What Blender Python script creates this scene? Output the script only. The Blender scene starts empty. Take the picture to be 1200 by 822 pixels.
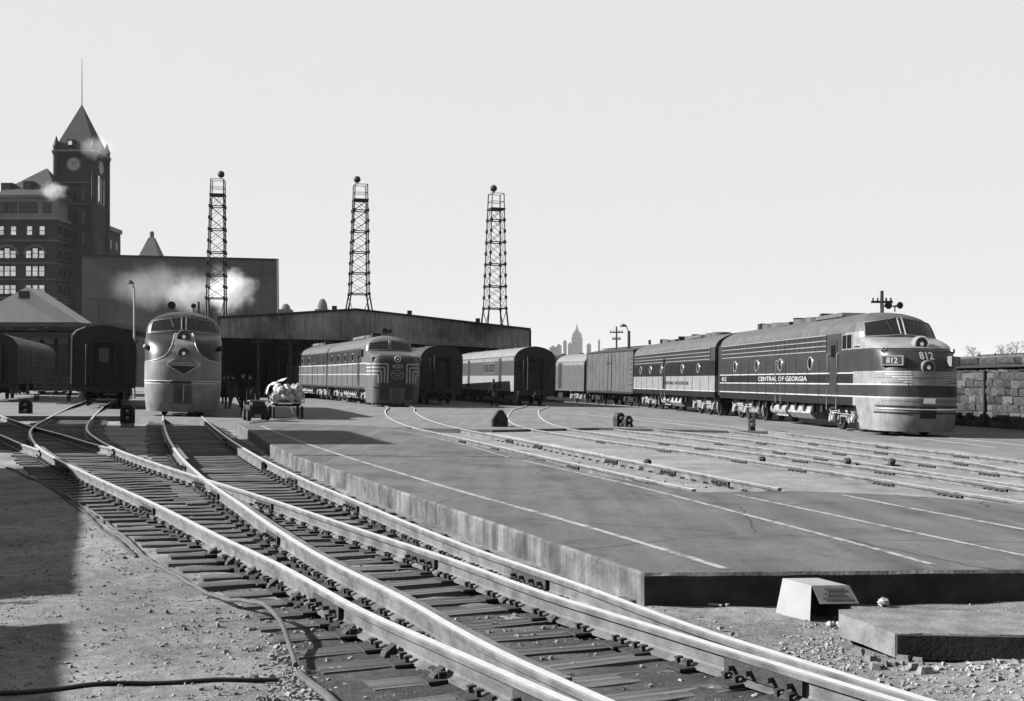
import bpy, math, random
import numpy as np
from mathutils import Vector, Matrix
random.seed(7)
RNG = np.random.RandomState(7)
SC = bpy.context.scene
COL = SC.collection

# ------------------------------------------------------------------ camera, world, sun, exposure
F = 1350.0            # focal length in photo pixels (photo is 1200 wide)
EYE = 1.6
cam_d = bpy.data.cameras.new('camera')
cam_d.sensor_width = 36.0
cam_d.lens = 36.0 * F / 1200.0
cam_d.shift_y = 37.0 / 1200.0
cam_d.clip_start = 0.1
cam_d.clip_end = 20000
cam = bpy.data.objects.new('camera', cam_d)
COL.objects.link(cam)
cam.location = (0, 0, EYE)
cam.rotation_euler = (math.radians(90), 0, 0)
SC.camera = cam

SUN_EL = math.radians(31)
SUN_AZ = math.radians(-91)      # direction to the sun measured from +Y towards +X
world = bpy.data.worlds.new('World')
SC.world = world
world.use_nodes = True
wn = world.node_tree
wn.nodes.clear()
sky = wn.nodes.new('ShaderNodeTexSky')
sky.sky_type = 'NISHITA'
sky.sun_disc = False
sky.sun_elevation = SUN_EL
sky.sun_rotation = SUN_AZ
sky.air_density = 1.0
sky.dust_density = 1.0
sky.ozone_density = 1.0
bw = wn.nodes.new('ShaderNodeRGBToBW')
pw = wn.nodes.new('ShaderNodeMath'); pw.operation = 'POWER'; pw.inputs[1].default_value = 0.05
ml = wn.nodes.new('ShaderNodeMath'); ml.operation = 'MULTIPLY'; ml.inputs[1].default_value = 2.3
bg = wn.nodes.new('ShaderNodeBackground')
bg.inputs['Strength'].default_value = 0.07
wo = wn.nodes.new('ShaderNodeOutputWorld')
wn.links.new(sky.outputs[0], bw.inputs[0])
wn.links.new(bw.outputs[0], pw.inputs[0])
wn.links.new(pw.outputs[0], ml.inputs[0])
wn.links.new(ml.outputs[0], bg.inputs['Color'])
wn.links.new(bg.outputs[0], wo.inputs[0])

sun_d = bpy.data.lights.new('sun', 'SUN')
sun_d.energy = 5.0
sun_d.angle = math.radians(0.5)
sun_d.color = (1.0, 1.0, 1.0)
sun = bpy.data.objects.new('sun', sun_d)
COL.objects.link(sun)
sdir = Vector((math.sin(SUN_AZ) * math.cos(SUN_EL), math.cos(SUN_AZ) * math.cos(SUN_EL), math.sin(SUN_EL)))
sun.rotation_euler = sdir.to_track_quat('Z', 'Y').to_euler()
SC.view_settings.view_transform = 'Standard'
SC.view_settings.look = 'None'
SC.view_settings.gamma = 1.0
SC.view_settings.use_curve_mapping = False
SC.view_settings.exposure = 2.2
SC.cycles.max_bounces = 6
SC.cycles.volume_bounces = 1

# ------------------------------------------------------------------ ground fall and helpers
def g(X):
    return -0.0175 * max(-60.0, min(60.0, X))

def P(x, y, z=0.0):
    """photo pixel -> point lying z above rail-top level on the (slightly sloping) yard"""
    d = F * (EYE - z) / max(1e-3, (y - 448.0) - 0.0175 * (x - 600.0))
    X = (x - 600.0) / F * d
    return Vector((X, d, g(X) + z))

def at(x, y, Y):
    return Vector(((x - 600.0) / F * Y, Y, EYE - (y - 448.0) / F * Y))

# ------------------------------------------------------------------ materials (greys: a black and white photograph)
MATS = {}
KA = .36            # whole picture is exposed 2.2 stops up; albedos are scaled down so shaded sides go darker
def mat(name, v, rough=0.8, metal=0.0, noise=0.25, scale=3.0, bump=0.0, bscale=40.0, spec=0.22, detail=6.0, stretch=None, streak=0.0, v2=None, thr=None):
    if name in MATS:
        return MATS[name]
    v = v * KA if metal == 0 else v
    if v2 is not None: v2 *= KA
    m = bpy.data.materials.new(name)
    m.use_nodes = True
    nt = m.node_tree
    b = nt.nodes['Principled BSDF']
    b.inputs['Roughness'].default_value = rough
    b.inputs['Metallic'].default_value = metal
    b.inputs['Specular IOR Level'].default_value = spec
    tc = nt.nodes.new('ShaderNodeTexCoord')
    mp = nt.nodes.new('ShaderNodeMapping')
    nt.links.new(tc.outputs['Object'], mp.inputs[0])
    if stretch:
        mp.inputs['Scale'].default_value = stretch
    n = nt.nodes.new('ShaderNodeTexNoise')
    n.inputs['Scale'].default_value = scale
    n.inputs['Detail'].default_value = detail
    n.inputs['Roughness'].default_value = 0.62
    nt.links.new(mp.outputs[0], n.inputs['Vector'])
    cr = nt.nodes.new('ShaderNodeValToRGB')
    lo = v * (1 - noise); hi = v * (1 + noise)
    if v2 is not None:
        lo, hi = v2, v
    t0, t1 = thr or (0.35, 0.65)
    cr.color_ramp.elements[0].position = t0; cr.color_ramp.elements[0].color = (lo, lo, lo, 1)
    cr.color_ramp.elements[1].position = t1; cr.color_ramp.elements[1].color = (hi, hi, hi, 1)
    nt.links.new(n.outputs[0], cr.inputs[0])
    out = cr.outputs[0]
    if streak > 0:
        mp2 = nt.nodes.new('ShaderNodeMapping'); mp2.inputs['Scale'].default_value = (6, 6, 0.5)
        nt.links.new(tc.outputs['Object'], mp2.inputs[0])
        n3 = nt.nodes.new('ShaderNodeTexNoise'); n3.inputs['Scale'].default_value = 1.0; n3.inputs['Detail'].default_value = 4
        nt.links.new(mp2.outputs[0], n3.inputs['Vector'])
        c3 = nt.nodes.new('ShaderNodeMapRange'); c3.inputs[1].default_value = .35; c3.inputs[2].default_value = .65
        c3.inputs[3].default_value = 1 - streak; c3.inputs[4].default_value = 1.0
        nt.links.new(n3.outputs[0], c3.inputs[0])
        mx = nt.nodes.new('ShaderNodeMixRGB'); mx.blend_type = 'MULTIPLY'; mx.inputs[0].default_value = 1
        nt.links.new(out, mx.inputs[1]); nt.links.new(c3.outputs[0], mx.inputs[2])
        out = mx.outputs[0]
    nt.links.new(out, b.inputs['Base Color'])
    if bump > 0:
        n2 = nt.nodes.new('ShaderNodeTexNoise'); n2.inputs['Scale'].default_value = bscale; n2.inputs['Detail'].default_value = 5
        nt.links.new(mp.outputs[0], n2.inputs['Vector'])
        bp = nt.nodes.new('ShaderNodeBump'); bp.inputs['Strength'].default_value = bump; bp.inputs['Distance'].default_value = 0.02
        nt.links.new(n2.outputs[0], bp.inputs['Height'])
        nt.links.new(bp.outputs[0], b.inputs['Normal'])
    MATS[name] = m
    return m

def mat_ground(name, lo, mid, hi, fine=30.0, big=0.5, bump=0.6, speck=0.0, cracks=False, streaky=False, stains=False):
    lo, mid, hi = lo * KA, mid * KA, hi * KA
    m = bpy.data.materials.new(name); m.use_nodes = True
    nt = m.node_tree; b = nt.nodes['Principled BSDF']
    b.inputs['Roughness'].default_value = 0.95; b.inputs['Specular IOR Level'].default_value = 0.15
    tc = nt.nodes.new('ShaderNodeTexCoord')
    def noise(s, d=8, r=0.65, vec=None):
        n = nt.nodes.new('ShaderNodeTexNoise'); n.inputs['Scale'].default_value = s
        n.inputs['Detail'].default_value = d; n.inputs['Roughness'].default_value = r
        nt.links.new(vec or tc.outputs['Object'], n.inputs['Vector']); return n.outputs[0]
    def math_(op, a, c):
        q = nt.nodes.new('ShaderNodeMath'); q.operation = op
        for i, s in enumerate((a, c)):
            if isinstance(s, (int, float)): q.inputs[i].default_value = s
            else: nt.links.new(s, q.inputs[i])
        return q.outputs[0]
    a = noise(big, 5, .55); c = noise(fine, 8, .7); d = noise(fine * .22, 6, .6)
    h = math_('ADD', math_('MULTIPLY', a, 0.42), math_('ADD', math_('MULTIPLY', c, 0.30), math_('MULTIPLY', d, 0.28)))
    if streaky:
        mp = nt.nodes.new('ShaderNodeMapping'); mp.inputs['Rotation'].default_value = (0, 0, -0.36); mp.inputs['Scale'].default_value = (2.2, .16, 1)
        nt.links.new(tc.outputs['Object'], mp.inputs[0])
        st = noise(1.0, 6, .6, mp.outputs[0])
        h = math_('ADD', math_('MULTIPLY', h, 0.6), math_('MULTIPLY', st, 0.4))
    cr = nt.nodes.new('ShaderNodeValToRGB')
    e = cr.color_ramp.elements
    e[0].position = .36; e[0].color = (lo, lo, lo, 1)
    e[1].position = .64; e[1].color = (hi, hi, hi, 1)
    k = e.new(.5); k.color = (mid, mid, mid, 1)
    nt.links.new(h, cr.inputs[0]); out = cr.outputs[0]
    if speck > 0:
        v = nt.nodes.new('ShaderNodeTexVoronoi'); v.inputs['Scale'].default_value = 28
        nt.links.new(tc.outputs['Object'], v.inputs['Vector'])
        lt = math_('LESS_THAN', v.outputs['Distance'], speck)
        mx = nt.nodes.new('ShaderNodeMixRGB'); mx.inputs[2].default_value = (hi * 1.7,) * 3 + (1,)
        nt.links.new(lt, mx.inputs[0]); nt.links.new(out, mx.inputs[1]); out = mx.outputs[0]
    if stains:
        for sc_, lo_, amt in ((.75, .56, .35), (3.1, .62, .45), (9.0, .66, .5)):
            sn = noise(sc_, 5, .6); mr = nt.nodes.new('ShaderNodeMapRange'); mr.inputs[1].default_value = lo_; mr.inputs[2].default_value = lo_ + .06
            nt.links.new(sn, mr.inputs[0]); mx = nt.nodes.new('ShaderNodeMixRGB'); mx.inputs[2].default_value = (lo * .6,) * 3 + (1,)
            nt.links.new(math_('MULTIPLY', mr.outputs[0], amt), mx.inputs[0]); nt.links.new(out, mx.inputs[1]); out = mx.outputs[0]
    if cracks:
        v = nt.nodes.new('ShaderNodeTexVoronoi'); v.feature = 'DISTANCE_TO_EDGE'; v.inputs['Scale'].default_value = .35
        w = nt.nodes.new('ShaderNodeMixRGB'); w.inputs[0].default_value = .12
        nt.links.new(tc.outputs['Object'], w.inputs[1])
        nn = nt.nodes.new('ShaderNodeTexNoise'); nn.inputs['Scale'].default_value = 2
        nt.links.new(tc.outputs['Object'], nn.inputs['Vector']); nt.links.new(nn.outputs['Color'], w.inputs[2])
        nt.links.new(w.outputs[0], v.inputs['Vector'])
        lt = math_('LESS_THAN', v.outputs['Distance'], .004)
        mx = nt.nodes.new('ShaderNodeMixRGB'); mx.inputs[2].default_value = (lo * .5,) * 3 + (1,)
        q = math_('MULTIPLY', lt, .7)
        nt.links.new(q, mx.inputs[0]); nt.links.new(out, mx.inputs[1]); out = mx.outputs[0]
    nt.links.new(out, b.inputs['Base Color'])
    bp = nt.nodes.new('ShaderNodeBump'); bp.inputs['Strength'].default_value = bump; bp.inputs['Distance'].default_value = .03
    nt.links.new(math_('ADD', c, math_('MULTIPLY', noise(fine * 3.3, 4), .6)), bp.inputs['Height'])
    nt.links.new(bp.outputs[0], b.inputs['Normal'])
    MATS[name] = m
    return m

M_ground = mat_ground('cinder_ground', .08, .27, .52, fine=34, big=.55, bump=.9, speck=.06)
M_ballast = mat_ground('pale_ballast', .16, .29, .46, fine=18, big=.8, bump=.9, speck=.08)
M_conc = mat_ground('platform_concrete', .085, .155, .24, fine=55, big=.8, bump=.6, stains=True, cracks=True, streaky=True)
M_conc2 = mat_ground('concourse_paving', .14, .20, .28, fine=40, big=.25, bump=.25, streaky=True, stains=True)
M_bed = mat_ground('dark_track_bed', .03, .085, .20, fine=22, big=.9, bump=1.0, speck=.05)
M_kerb = mat('kerb_concrete', .17, .95, noise=.6, scale=2.2, bump=.6, bscale=25, streak=.55)
M_slab = mat('old_concrete', .20, .95, noise=.3, scale=5, bump=.5, bscale=30)
M_rail = mat('rail_side', .145, .7, noise=.45, scale=4, bump=.25, bscale=50, stretch=(1, 1, 1))
M_railtop = mat('rail_head', .36, .35, metal=.5, noise=.1, scale=12)
M_tie = mat('tie_wood', .12, .95, noise=.75, scale=2.4, bump=.9, bscale=30, stretch=(1.0, 10, 10))
M_tie2 = mat('tie_wood_pale', .17, .95, noise=.65, scale=2.4, bump=.9, bscale=30, stretch=(1.0, 10, 10))
M_plate = mat('rusty_plate', .04, .8, noise=.4, scale=20, bump=.4)
M_paint = mat('line_paint', .40, .9, v2=.16, thr=(.40, .52), scale=7, bump=.2)
M_black = mat('black_iron', .018, .6, noise=.4, scale=8)
M_dark = mat('dark_paint', .03, .7, noise=.3, scale=4, streak=.3)
M_soot = mat('sooty_paint', .03, .7, noise=.4, scale=2, streak=.4)
M_glass = mat('window_glass', .012, .08, noise=.1, scale=3, spec=.35)
M_glassl = mat('sky_glass', .22, .12, noise=.5, scale=.6, spec=1.0)
M_chrome = mat('bright_metal', .6, .25, metal=.9, noise=.1, scale=10)
M_steel = mat('stainless', .30, .34, metal=0.0, noise=.2, scale=3, streak=.2)
M_white = mat('white_paint', .5, .5, noise=.1, scale=6, streak=.15)
M_mid = mat('loco_grey', .042, .4, noise=.15, scale=2, streak=.25)
M_light = mat('loco_light_grey', .30, .35, noise=.12, scale=2, streak=.2)
M_roof = mat('roof_grey', .11, .6, noise=.25, scale=2, streak=.3)
M_cblack = mat('loco_black', .022, .3, noise=.2, scale=2)
M_truck = mat('truck_grey', .30, .75, noise=.5, scale=7, bump=.3)
M_brick = mat('dark_brick', .05, .95, noise=.4, scale=.25, bump=.4, bscale=3)
M_stone = mat('trim_stone', .17, .95, noise=.3, scale=.4)
M_slate = mat('slate_roof', .03, .8, noise=.3, scale=.4)
M_steelw = mat('tower_steel', .02, .7, noise=.2, scale=3)
M_canopy = mat('fascia_sheet', .34, .85, noise=.75, scale=.16, streak=.35)
M_far = mat('far_wall', .11, .95, noise=.2, scale=.01)
M_cloth = mat('dark_cloth', .02, .95, noise=.3, scale=10)
M_skin = mat('skin', .38, .6, noise=.1, scale=10)
M_canvas = mat('canvas', .62, .9, noise=.25, scale=4, bump=.4, bscale=12)
M_wood = mat('wagon_wood', .12, .8, noise=.4, scale=6, stretch=(1, 8, 8))
M_card = mat('cardboard', .34, .9, noise=.07, scale=5, bump=.1)
M_cardd = mat('cardboard_flap', .16, .9, noise=.2, scale=8)
M_ink = mat('print_ink', .05, .9, noise=.3, scale=20)

# ------------------------------------------------------------------ object helpers
def tag(o, label=None, cat=None, group=None, kind=None):
    if label: o['label'] = label
    if cat: o['category'] = cat
    if group: o['group'] = group
    if kind: o['kind'] = kind
    return o

def empty(name, loc=(0, 0, 0), rz=0.0, rx=0.0, label=None, cat=None, group=None):
    o = bpy.data.objects.new(name, None)
    COL.objects.link(o)
    o.location = loc
    o.rotation_euler = (rx, 0, rz)
    tag(o, label, cat, group)
    return o

def link(name, me, parent=None, loc=None, rz=None, kind=None):
    o = bpy.data.objects.new(name, me)
    COL.objects.link(o)
    if parent is not None: o.parent = parent
    if loc is not None: o.location = loc
    if rz is not None: o.rotation_euler = (0, 0, rz)
    if kind: o['kind'] = kind
    return o

class MB:
    def __init__(s):
        s.v = []; s.f = []; s.m = []
    def add(s, vs, fs, mi=0):
        o = len(s.v); s.v += [tuple(v) for v in vs]
        s.f += [tuple(i + o for i in f) for f in fs]; s.m += [mi] * len(fs); return s
    def box(s, c, d, mi=0, rz=0, taper=1.0, rx=0, ry=0):
        R = Matrix.Rotation(rz, 3, 'Z') @ Matrix.Rotation(ry, 3, 'Y') @ Matrix.Rotation(rx, 3, 'X')
        vs = []
        for z in (-.5, .5):
            t = taper if z > 0 else 1
            for x, y in ((-.5, -.5), (.5, -.5), (.5, .5), (-.5, .5)):
                vs.append(R @ Vector((x * d[0] * t, y * d[1] * t, z * d[2])) + Vector(c))
        return s.add(vs, [(0, 3, 2, 1), (4, 5, 6, 7), (0, 1, 5, 4), (1, 2, 6, 5), (2, 3, 7, 6), (3, 0, 4, 7)], mi)
    def cyl(s, p0, p1, r, n=8, mi=0, r1=None, cap=True):
        p0 = Vector(p0); p1 = Vector(p1); a = (p1 - p0)
        if a.length < 1e-6: return s
        q = a.normalized().to_track_quat('Z', 'Y').to_matrix()
        r1 = r if r1 is None else r1
        vs = []
        for p, rr in ((p0, r), (p1, r1)):
            for i in range(n):
                t = 2 * math.pi * i / n
                vs.append(p + q @ Vector((rr * math.cos(t), rr * math.sin(t), 0)))
        fs = [(i, (i + 1) % n, n + (i + 1) % n, n + i) for i in range(n)]
        if cap: fs += [tuple(range(n - 1, -1, -1)), tuple(range(n, 2 * n))]
        return s.add(vs, fs, mi)
    def tube(s, pts, r, n=6, mi=0):
        pts = [Vector(p) for p in pts]; vs = []; up = Vector((0, 0, 1))
        for i, p in enumerate(pts):
            t = (pts[min(i + 1, len(pts) - 1)] - pts[max(i - 1, 0)]).normalized()
            u = t.cross(up)
            if u.length < 1e-3: u = Vector((1, 0, 0))
            u.normalize(); w = u.cross(t)
            rr = r[i] if isinstance(r, (list, tuple)) else r
            for k in range(n):
                a = 2 * math.pi * k / n
                vs.append(p + u * rr * math.cos(a) + w * rr * math.sin(a))
        fs = []
        for i in range(len(pts) - 1):
            for k in range(n):
                a = i * n + k; b = i * n + (k + 1) % n
                fs.append((a, b, b + n, a + n))
        fs += [tuple(range(n - 1, -1, -1)), tuple(range((len(pts) - 1) * n, len(pts) * n))]
        return s.add(vs, fs, mi)
    def prism(s, poly, z0, z1, mi=0):
        """poly: xy list (ccw); z0/z1 number or function"""
        n = len(poly)
        f0 = z0 if callable(z0) else (lambda x, y: z0); f1 = z1 if callable(z1) else (lambda x, y: z1)
        vs = [(x, y, f0(x, y)) for x, y in poly] + [(x, y, f1(x, y)) for x, y in poly]
        fs = [tuple(range(n - 1, -1, -1)), tuple(range(n, 2 * n))]
        fs += [(i, (i + 1) % n, n + (i + 1) % n, n + i) for i in range(n)]
        return s.add(vs, fs, mi)
    def extr(s, poly, axis, a0, a1, mi=0):
        """poly in the two other axes, extruded along axis"""
        n = len(poly)
        def mk(p, a):
            if axis == 'y': return (p[0], a, p[1])
            if axis == 'x': return (a, p[0], p[1])
            return (p[0], p[1], a)
        vs = [mk(p, a0) for p in poly] + [mk(p, a1) for p in poly]
        fs = [tuple(range(n - 1, -1, -1)), tuple(range(n, 2 * n))]
        fs += [(i, (i + 1) % n, n + (i + 1) % n, n + i) for i in range(n)]
        return s.add(vs, fs, mi)
    def sphere(s, c, r, nu=10, nv=6, mi=0, sc=(1, 1, 1)):
        vs = []; fs = []
        for j in range(nv + 1):
            ph = math.pi * j / nv
            for i in range(nu):
                th = 2 * math.pi * i / nu
                vs.append((c[0] + r * sc[0] * math.sin(ph) * math.cos(th), c[1] + r * sc[1] * math.sin(ph) * math.sin(th), c[2] + r * sc[2] * math.cos(ph)))
        for j in range(nv):
            for i in range(nu):
                a = j * nu + i; b = j * nu + (i + 1) % nu
                fs.append((a, a + nu, b + nu, b))
        return s.add(vs, fs, mi)
    def mesh(s, name, mats, smooth=False):
        me = bpy.data.meshes.new(name)
        me.from_pydata(s.v, [], s.f)
        for m in (mats if isinstance(mats, (list, tuple)) else [mats]): me.materials.append(m)
        if len(me.materials) > 1: me.polygons.foreach_set('material_index', s.m)
        if smooth:
            me.polygons.foreach_set('use_smooth', [True] * len(me.polygons))
            try: me.set_sharp_from_angle(angle=math.radians(35))
            except Exception: pass
        me.update()
        return me
    def build(s, name, mats, parent=None, smooth=False, kind=None, loc=None, rz=None):
        return link(name, s.mesh(name, mats, smooth), parent, loc, rz, kind)

TEXTS = {}
def text_data(body):
    """2-D filled letters as (verts, faces), 1 unit high, centred"""
    if body in TEXTS: return TEXTS[body]
    cu = bpy.data.curves.new('letters', 'FONT'); cu.body = body; cu.size = 1.0
    cu.align_x = 'CENTER'; cu.align_y = 'CENTER'; cu.resolution_u = 2; cu.offset = 0.018
    ob = bpy.data.objects.new('letters', cu); COL.objects.link(ob)
    dg = bpy.context.evaluated_depsgraph_get()
    me = bpy.data.meshes.new_from_object(ob.evaluated_get(dg))
    vs = [tuple(v.co) for v in me.vertices]; fs = [tuple(p.vertices) for p in me.polygons]
    bpy.data.objects.remove(ob); bpy.data.curves.remove(cu); bpy.data.meshes.remove(me)
    cx = (max(v[0] for v in vs) + min(v[0] for v in vs)) / 2; cy = (max(v[1] for v in vs) + min(v[1] for v in vs)) / 2
    hh = max(v[1] for v in vs) - min(v[1] for v in vs)
    TEXTS[body] = ([((v[0] - cx) / hh, (v[1] - cy) / hh) for v in vs], fs)
    return TEXTS[body]
def text_mb(body, h, fn, width=None):
    vs, fs = text_data(body)
    sx = h
    if width: sx = width / (max(v[0] for v in vs) - min(v[0] for v in vs))
    mb = MB(); mb.add([fn(v[0] * sx, v[1] * h) for v in vs], fs)
    return mb
for s_ in ('CENTRAL OF GEORGIA', '812', '4203', 'NEW YORK CENTRAL', 'ILLINOIS CENTRAL', 'CENTRAL', 'OF', 'GEORGIA', 'RAILWAY EXPRESS', 'SYSTEM'):
    text_data(s_)
# ------------------------------------------------------------------ ground
def bump_ground(X, Y):
    z = 0.30 * math.exp(-((X - 4.3) ** 2 + (Y - 6.3) ** 2) / 1.5)
    z += 0.10 * math.exp(-((X - 5.2) ** 2 / 2.0 + (Y - 8.6) ** 2 / .5))
    if -12 < X < 7 and 3 < Y < 40:
        z += 0.012 * math.sin(X * 3.1 + Y * 1.7) * math.sin(Y * 2.3 - X) + 0.010 * math.sin(X * 9 + 1) * math.sin(Y * 7.3)
    return z
def gz(X, Y): return g(X) - .205 + bump_ground(X, Y)

def grow(a0, a1, step, k):
    out = [a0]; s = step
    while out[-1] < a1:
        out.append(out[-1] + s); s *= k
    return out
xs = sorted(set([-v for v in grow(0, 6, .16, 1.0)] + [-6 - v for v in grow(0.2, 9000, .3, 1.13)] + grow(0, 6, .16, 1.0) + [6 + v for v in grow(.2, 9000, .3, 1.13)]))
ys = [-v for v in grow(0, 600, 2, 1.6)][::-1][:-1] + grow(0, 14, .16, 1.0) + [14 + v for v in grow(.3, 15000, .35, 1.10)]
V = [(x, y, gz(x, y) + (random.uniform(-.006, .006) if abs(x) < 8 and 3 < y < 16 else 0)) for y in ys for x in xs]
nx = len(xs)
Fc = [(j * nx + i, j * nx + i + 1, (j + 1) * nx + i + 1, (j + 1) * nx + i) for j in range(len(ys) - 1) for i in range(nx - 1)]
mb = MB(); mb.add(V, Fc)
mb.build('ground', M_ground, kind='structure', smooth=True)

def poly_slab(name, px, top, depth, m, kind='structure', parent=None, world_pts=None):
    pts = world_pts or [P(x, y, top) for x, y in px]
    A = sum(pts[i].x * pts[(i + 1) % len(pts)].y - pts[(i + 1) % len(pts)].x * pts[i].y for i in range(len(pts)))
    if A < 0: pts = pts[::-1]
    mb = MB()
    mb.prism([(p.x, p.y) for p in pts], lambda x, y: g(x) + top - depth, lambda x, y: g(x) + top)
    return mb.build(name, m, parent, kind=kind)

# ------------------------------------------------------------------ tracks
def resample(pts, step=.25):
    """Catmull-Rom through xy points then even spacing"""
    P_ = [Vector((p[0], p[1])) for p in pts]
    P_ = [P_[0] * 2 - P_[1]] + P_ + [P_[-1] * 2 - P_[-2]]
    dense = []
    for i in range(1, len(P_) - 2):
        p0, p1, p2, p3 = P_[i - 1:i + 3]
        t0 = 0; t1 = max(1e-4, (p1 - p0).length ** .5); t2 = t1 + max(1e-4, (p2 - p1).length ** .5); t3 = t2 + max(1e-4, (p3 - p2).length ** .5)
        n = max(2, int((p2 - p1).length / step * 3))
        for k in range(n):
            t = t1 + (t2 - t1) * k / n
            A1 = p0 * ((t1 - t) / (t1 - t0)) + p1 * ((t - t0) / (t1 - t0))
            A2 = p1 * ((t2 - t) / (t2 - t1)) + p2 * ((t - t1) / (t2 - t1))
            A3 = p2 * ((t3 - t) / (t3 - t2)) + p3 * ((t - t2) / (t3 - t2))
            B1 = A1 * ((t2 - t) / (t2 - t0)) + A2 * ((t - t0) / (t2 - t0))
            B2 = A2 * ((t3 - t) / (t3 - t1)) + A3 * ((t - t1) / (t3 - t1))
            dense.append(B1 * ((t2 - t) / (t2 - t1)) + B2 * ((t - t1) / (t2 - t1)))
    dense.append(P_[-2])
    a = np.array([[p.x, p.y] for p in dense])
    d = np.r_[0, np.cumsum(np.hypot(*np.diff(a, axis=0).T))]
    s = np.arange(0, d[-1], step)
    out = np.c_[np.interp(s, d, a[:, 0]), np.interp(s, d, a[:, 1])]
    k = 7                                             # smooth out tracing noise
    pad = np.r_[[out[0]] * k, out, [out[-1]] * k] if False else out
    for _ in range(14):
        pad[1:-1] = pad[1:-1] * .5 + (pad[:-2] + pad[2:]) * .25
    return pad
def tangents(a):
    t = np.gradient(a, axis=0); t /= np.linalg.norm(t, axis=1)[:, None]; return t
def offset(a, d):
    t = tangents(a); n = np.c_[-t[:, 1], t[:, 0]]; return a + n * d      # + = left of travel
RP = [(-.068, 0), (.068, 0), (.068, .016), (.016, .034), (.011, .05), (.010, .118), (.037, .128), (.038, .158), (.030, .168), (-.030, .168), (-.038, .158), (-.037, .128), (-.010, .118), (-.011, .05), (-.016, .034), (-.068, .016)]
def rail(a, parent, name='rail'):
    mb = MB(); t = tangents(a); n = len(RP); vs = []
    for (x, y), (tx, ty) in zip(a, t):
        z = g(x) - .168
        for u, h in RP: vs.append((x + ty * u, y - tx * u, z + h))
    fs = []; mi = []
    for i in range(len(a) - 1):
        for k in range(n):
            q = i * n + k; r = i * n + (k + 1) % n
            fs.append((q, r, r + n, q + n)); mi.append(1 if k in (8,) else 0)
    fs += [tuple(range(n - 1, -1, -1)), tuple(range((len(a) - 1) * n, len(a) * n))]; mi += [0, 0]
    mb.v = vs; mb.f = fs; mb.m = mi
    o = mb.build(name, [M_rail, M_railtop], parent)
    return o
def joint_bar(p, t, parent, side=1):
    mb = MB(); L = .32
    an = math.atan2(t[1], t[0])
    R = Matrix.Rotation(an, 3, 'Z')
    def w(x, y, z): return R @ Vector((x, y, z)) + Vector((p[0], p[1], g(p[0]) - .168))
    mb.box(w(0, side * .030, .083), (2 * L, .03, .085), 0, rz=an)
    for k in (-.24, -.09, .09, .24):
        mb.cyl(w(k, side * .04, .083), w(k, side * .095, .083), .017, 6)
    return mb.build('joint_bar', M_plate, parent)

TIE_M = []
for i in range(6):
    mb = MB(); L = 2.5
    n = 6
    vs = []; fs = []
    for k in range(n + 1):
        x = -.5 + k / n
        w = .112 + random.uniform(-.010, .010); z1 = random.uniform(-.012, .004); o = random.uniform(-.008, .008)
        vs += [(x, -w + o, -.16), (x, w + o, -.16), (x, w + o - .01, z1 - random.random() * .008), (x, -w + o + .01, z1)]
    for k in range(n):
        a = k * 4
        fs += [(a + 1, a, a + 4, a + 5), (a + 2, a + 1, a + 5, a + 6), (a + 3, a + 2, a + 6, a + 7), (a, a + 3, a + 7, a + 4)]
    fs += [(0, 1, 2, 3), (n * 4 + 3, n * 4 + 2, n * 4 + 1, n * 4)]
    mb.add(vs, fs); TIE_M.append(mb.mesh('tie', M_tie if i % 3 else M_tie2))
mb = MB()
mb.box((0, 0, .008), (.36, .2, .016))
for sx in (-.085, .085):
    for sy in (-.05, .05):
        mb.box((sx, sy, .03), (.028, .022, .035)); mb.box((sx * .92, sy, .05), (.05, .034, .012))
PLATE_M = mb.mesh('tie_plate', M_plate)
mb = MB()           # rail anchor: a clip gripping the foot of the rail beside a tie
mb.box((-.085, .0, -.012), (.075, .07, .05), rz=.7); mb.box((-.055, 0, .018), (.04, .05, .03), rz=.4)
ANCH_M = mb.mesh('rail_anchor', M_plate)

def tie(parent, c, d, length, z=-.168):
    """c centre, d unit direction of the tie"""
    o = link('tie', random.choice(TIE_M), parent, (c[0], c[1], g(c[0]) + z + random.uniform(-.008, .004)))
    o.rotation_euler = (0, -.0175 * -1 * 1.0, math.atan2(d[1], d[0]) + random.uniform(-.012, .012))
    o.rotation_euler[1] = .0175 * d[0]
    o.scale = (length, random.uniform(.95, 1.1), 1)
    return o
def plate(parent, p, t, anchor=True):
    an = math.atan2(t[1], t[0]) - math.pi / 2
    link('tie_plate', PLATE_M, parent, (p[0], p[1], g(p[0]) - .170), an)
    if anchor:
        s = random.choice((.14, -.14, .15))
        q = (p[0] + t[0] * s, p[1] + t[1] * s)
        link('rail_anchor', ANCH_M, parent, (q[0], q[1], g(p[0]) - .165), an + random.uniform(-.2, .2))

GA = 1.505
def trace(px, z=0, head=None, tail=None):
    pts = [(P(x, y, z).x, P(x, y, z).y) for x, y in px]
    if head: pts = head + pts
    if tail: pts = pts + tail
    return pts
def ext(pts, d, start=True):
    a, b = (Vector(pts[0]), Vector(pts[1])) if start else (Vector(pts[-1]), Vector(pts[-2]))
    q = a + (a - b).normalized() * d
    return (q.x, q.y)

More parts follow.
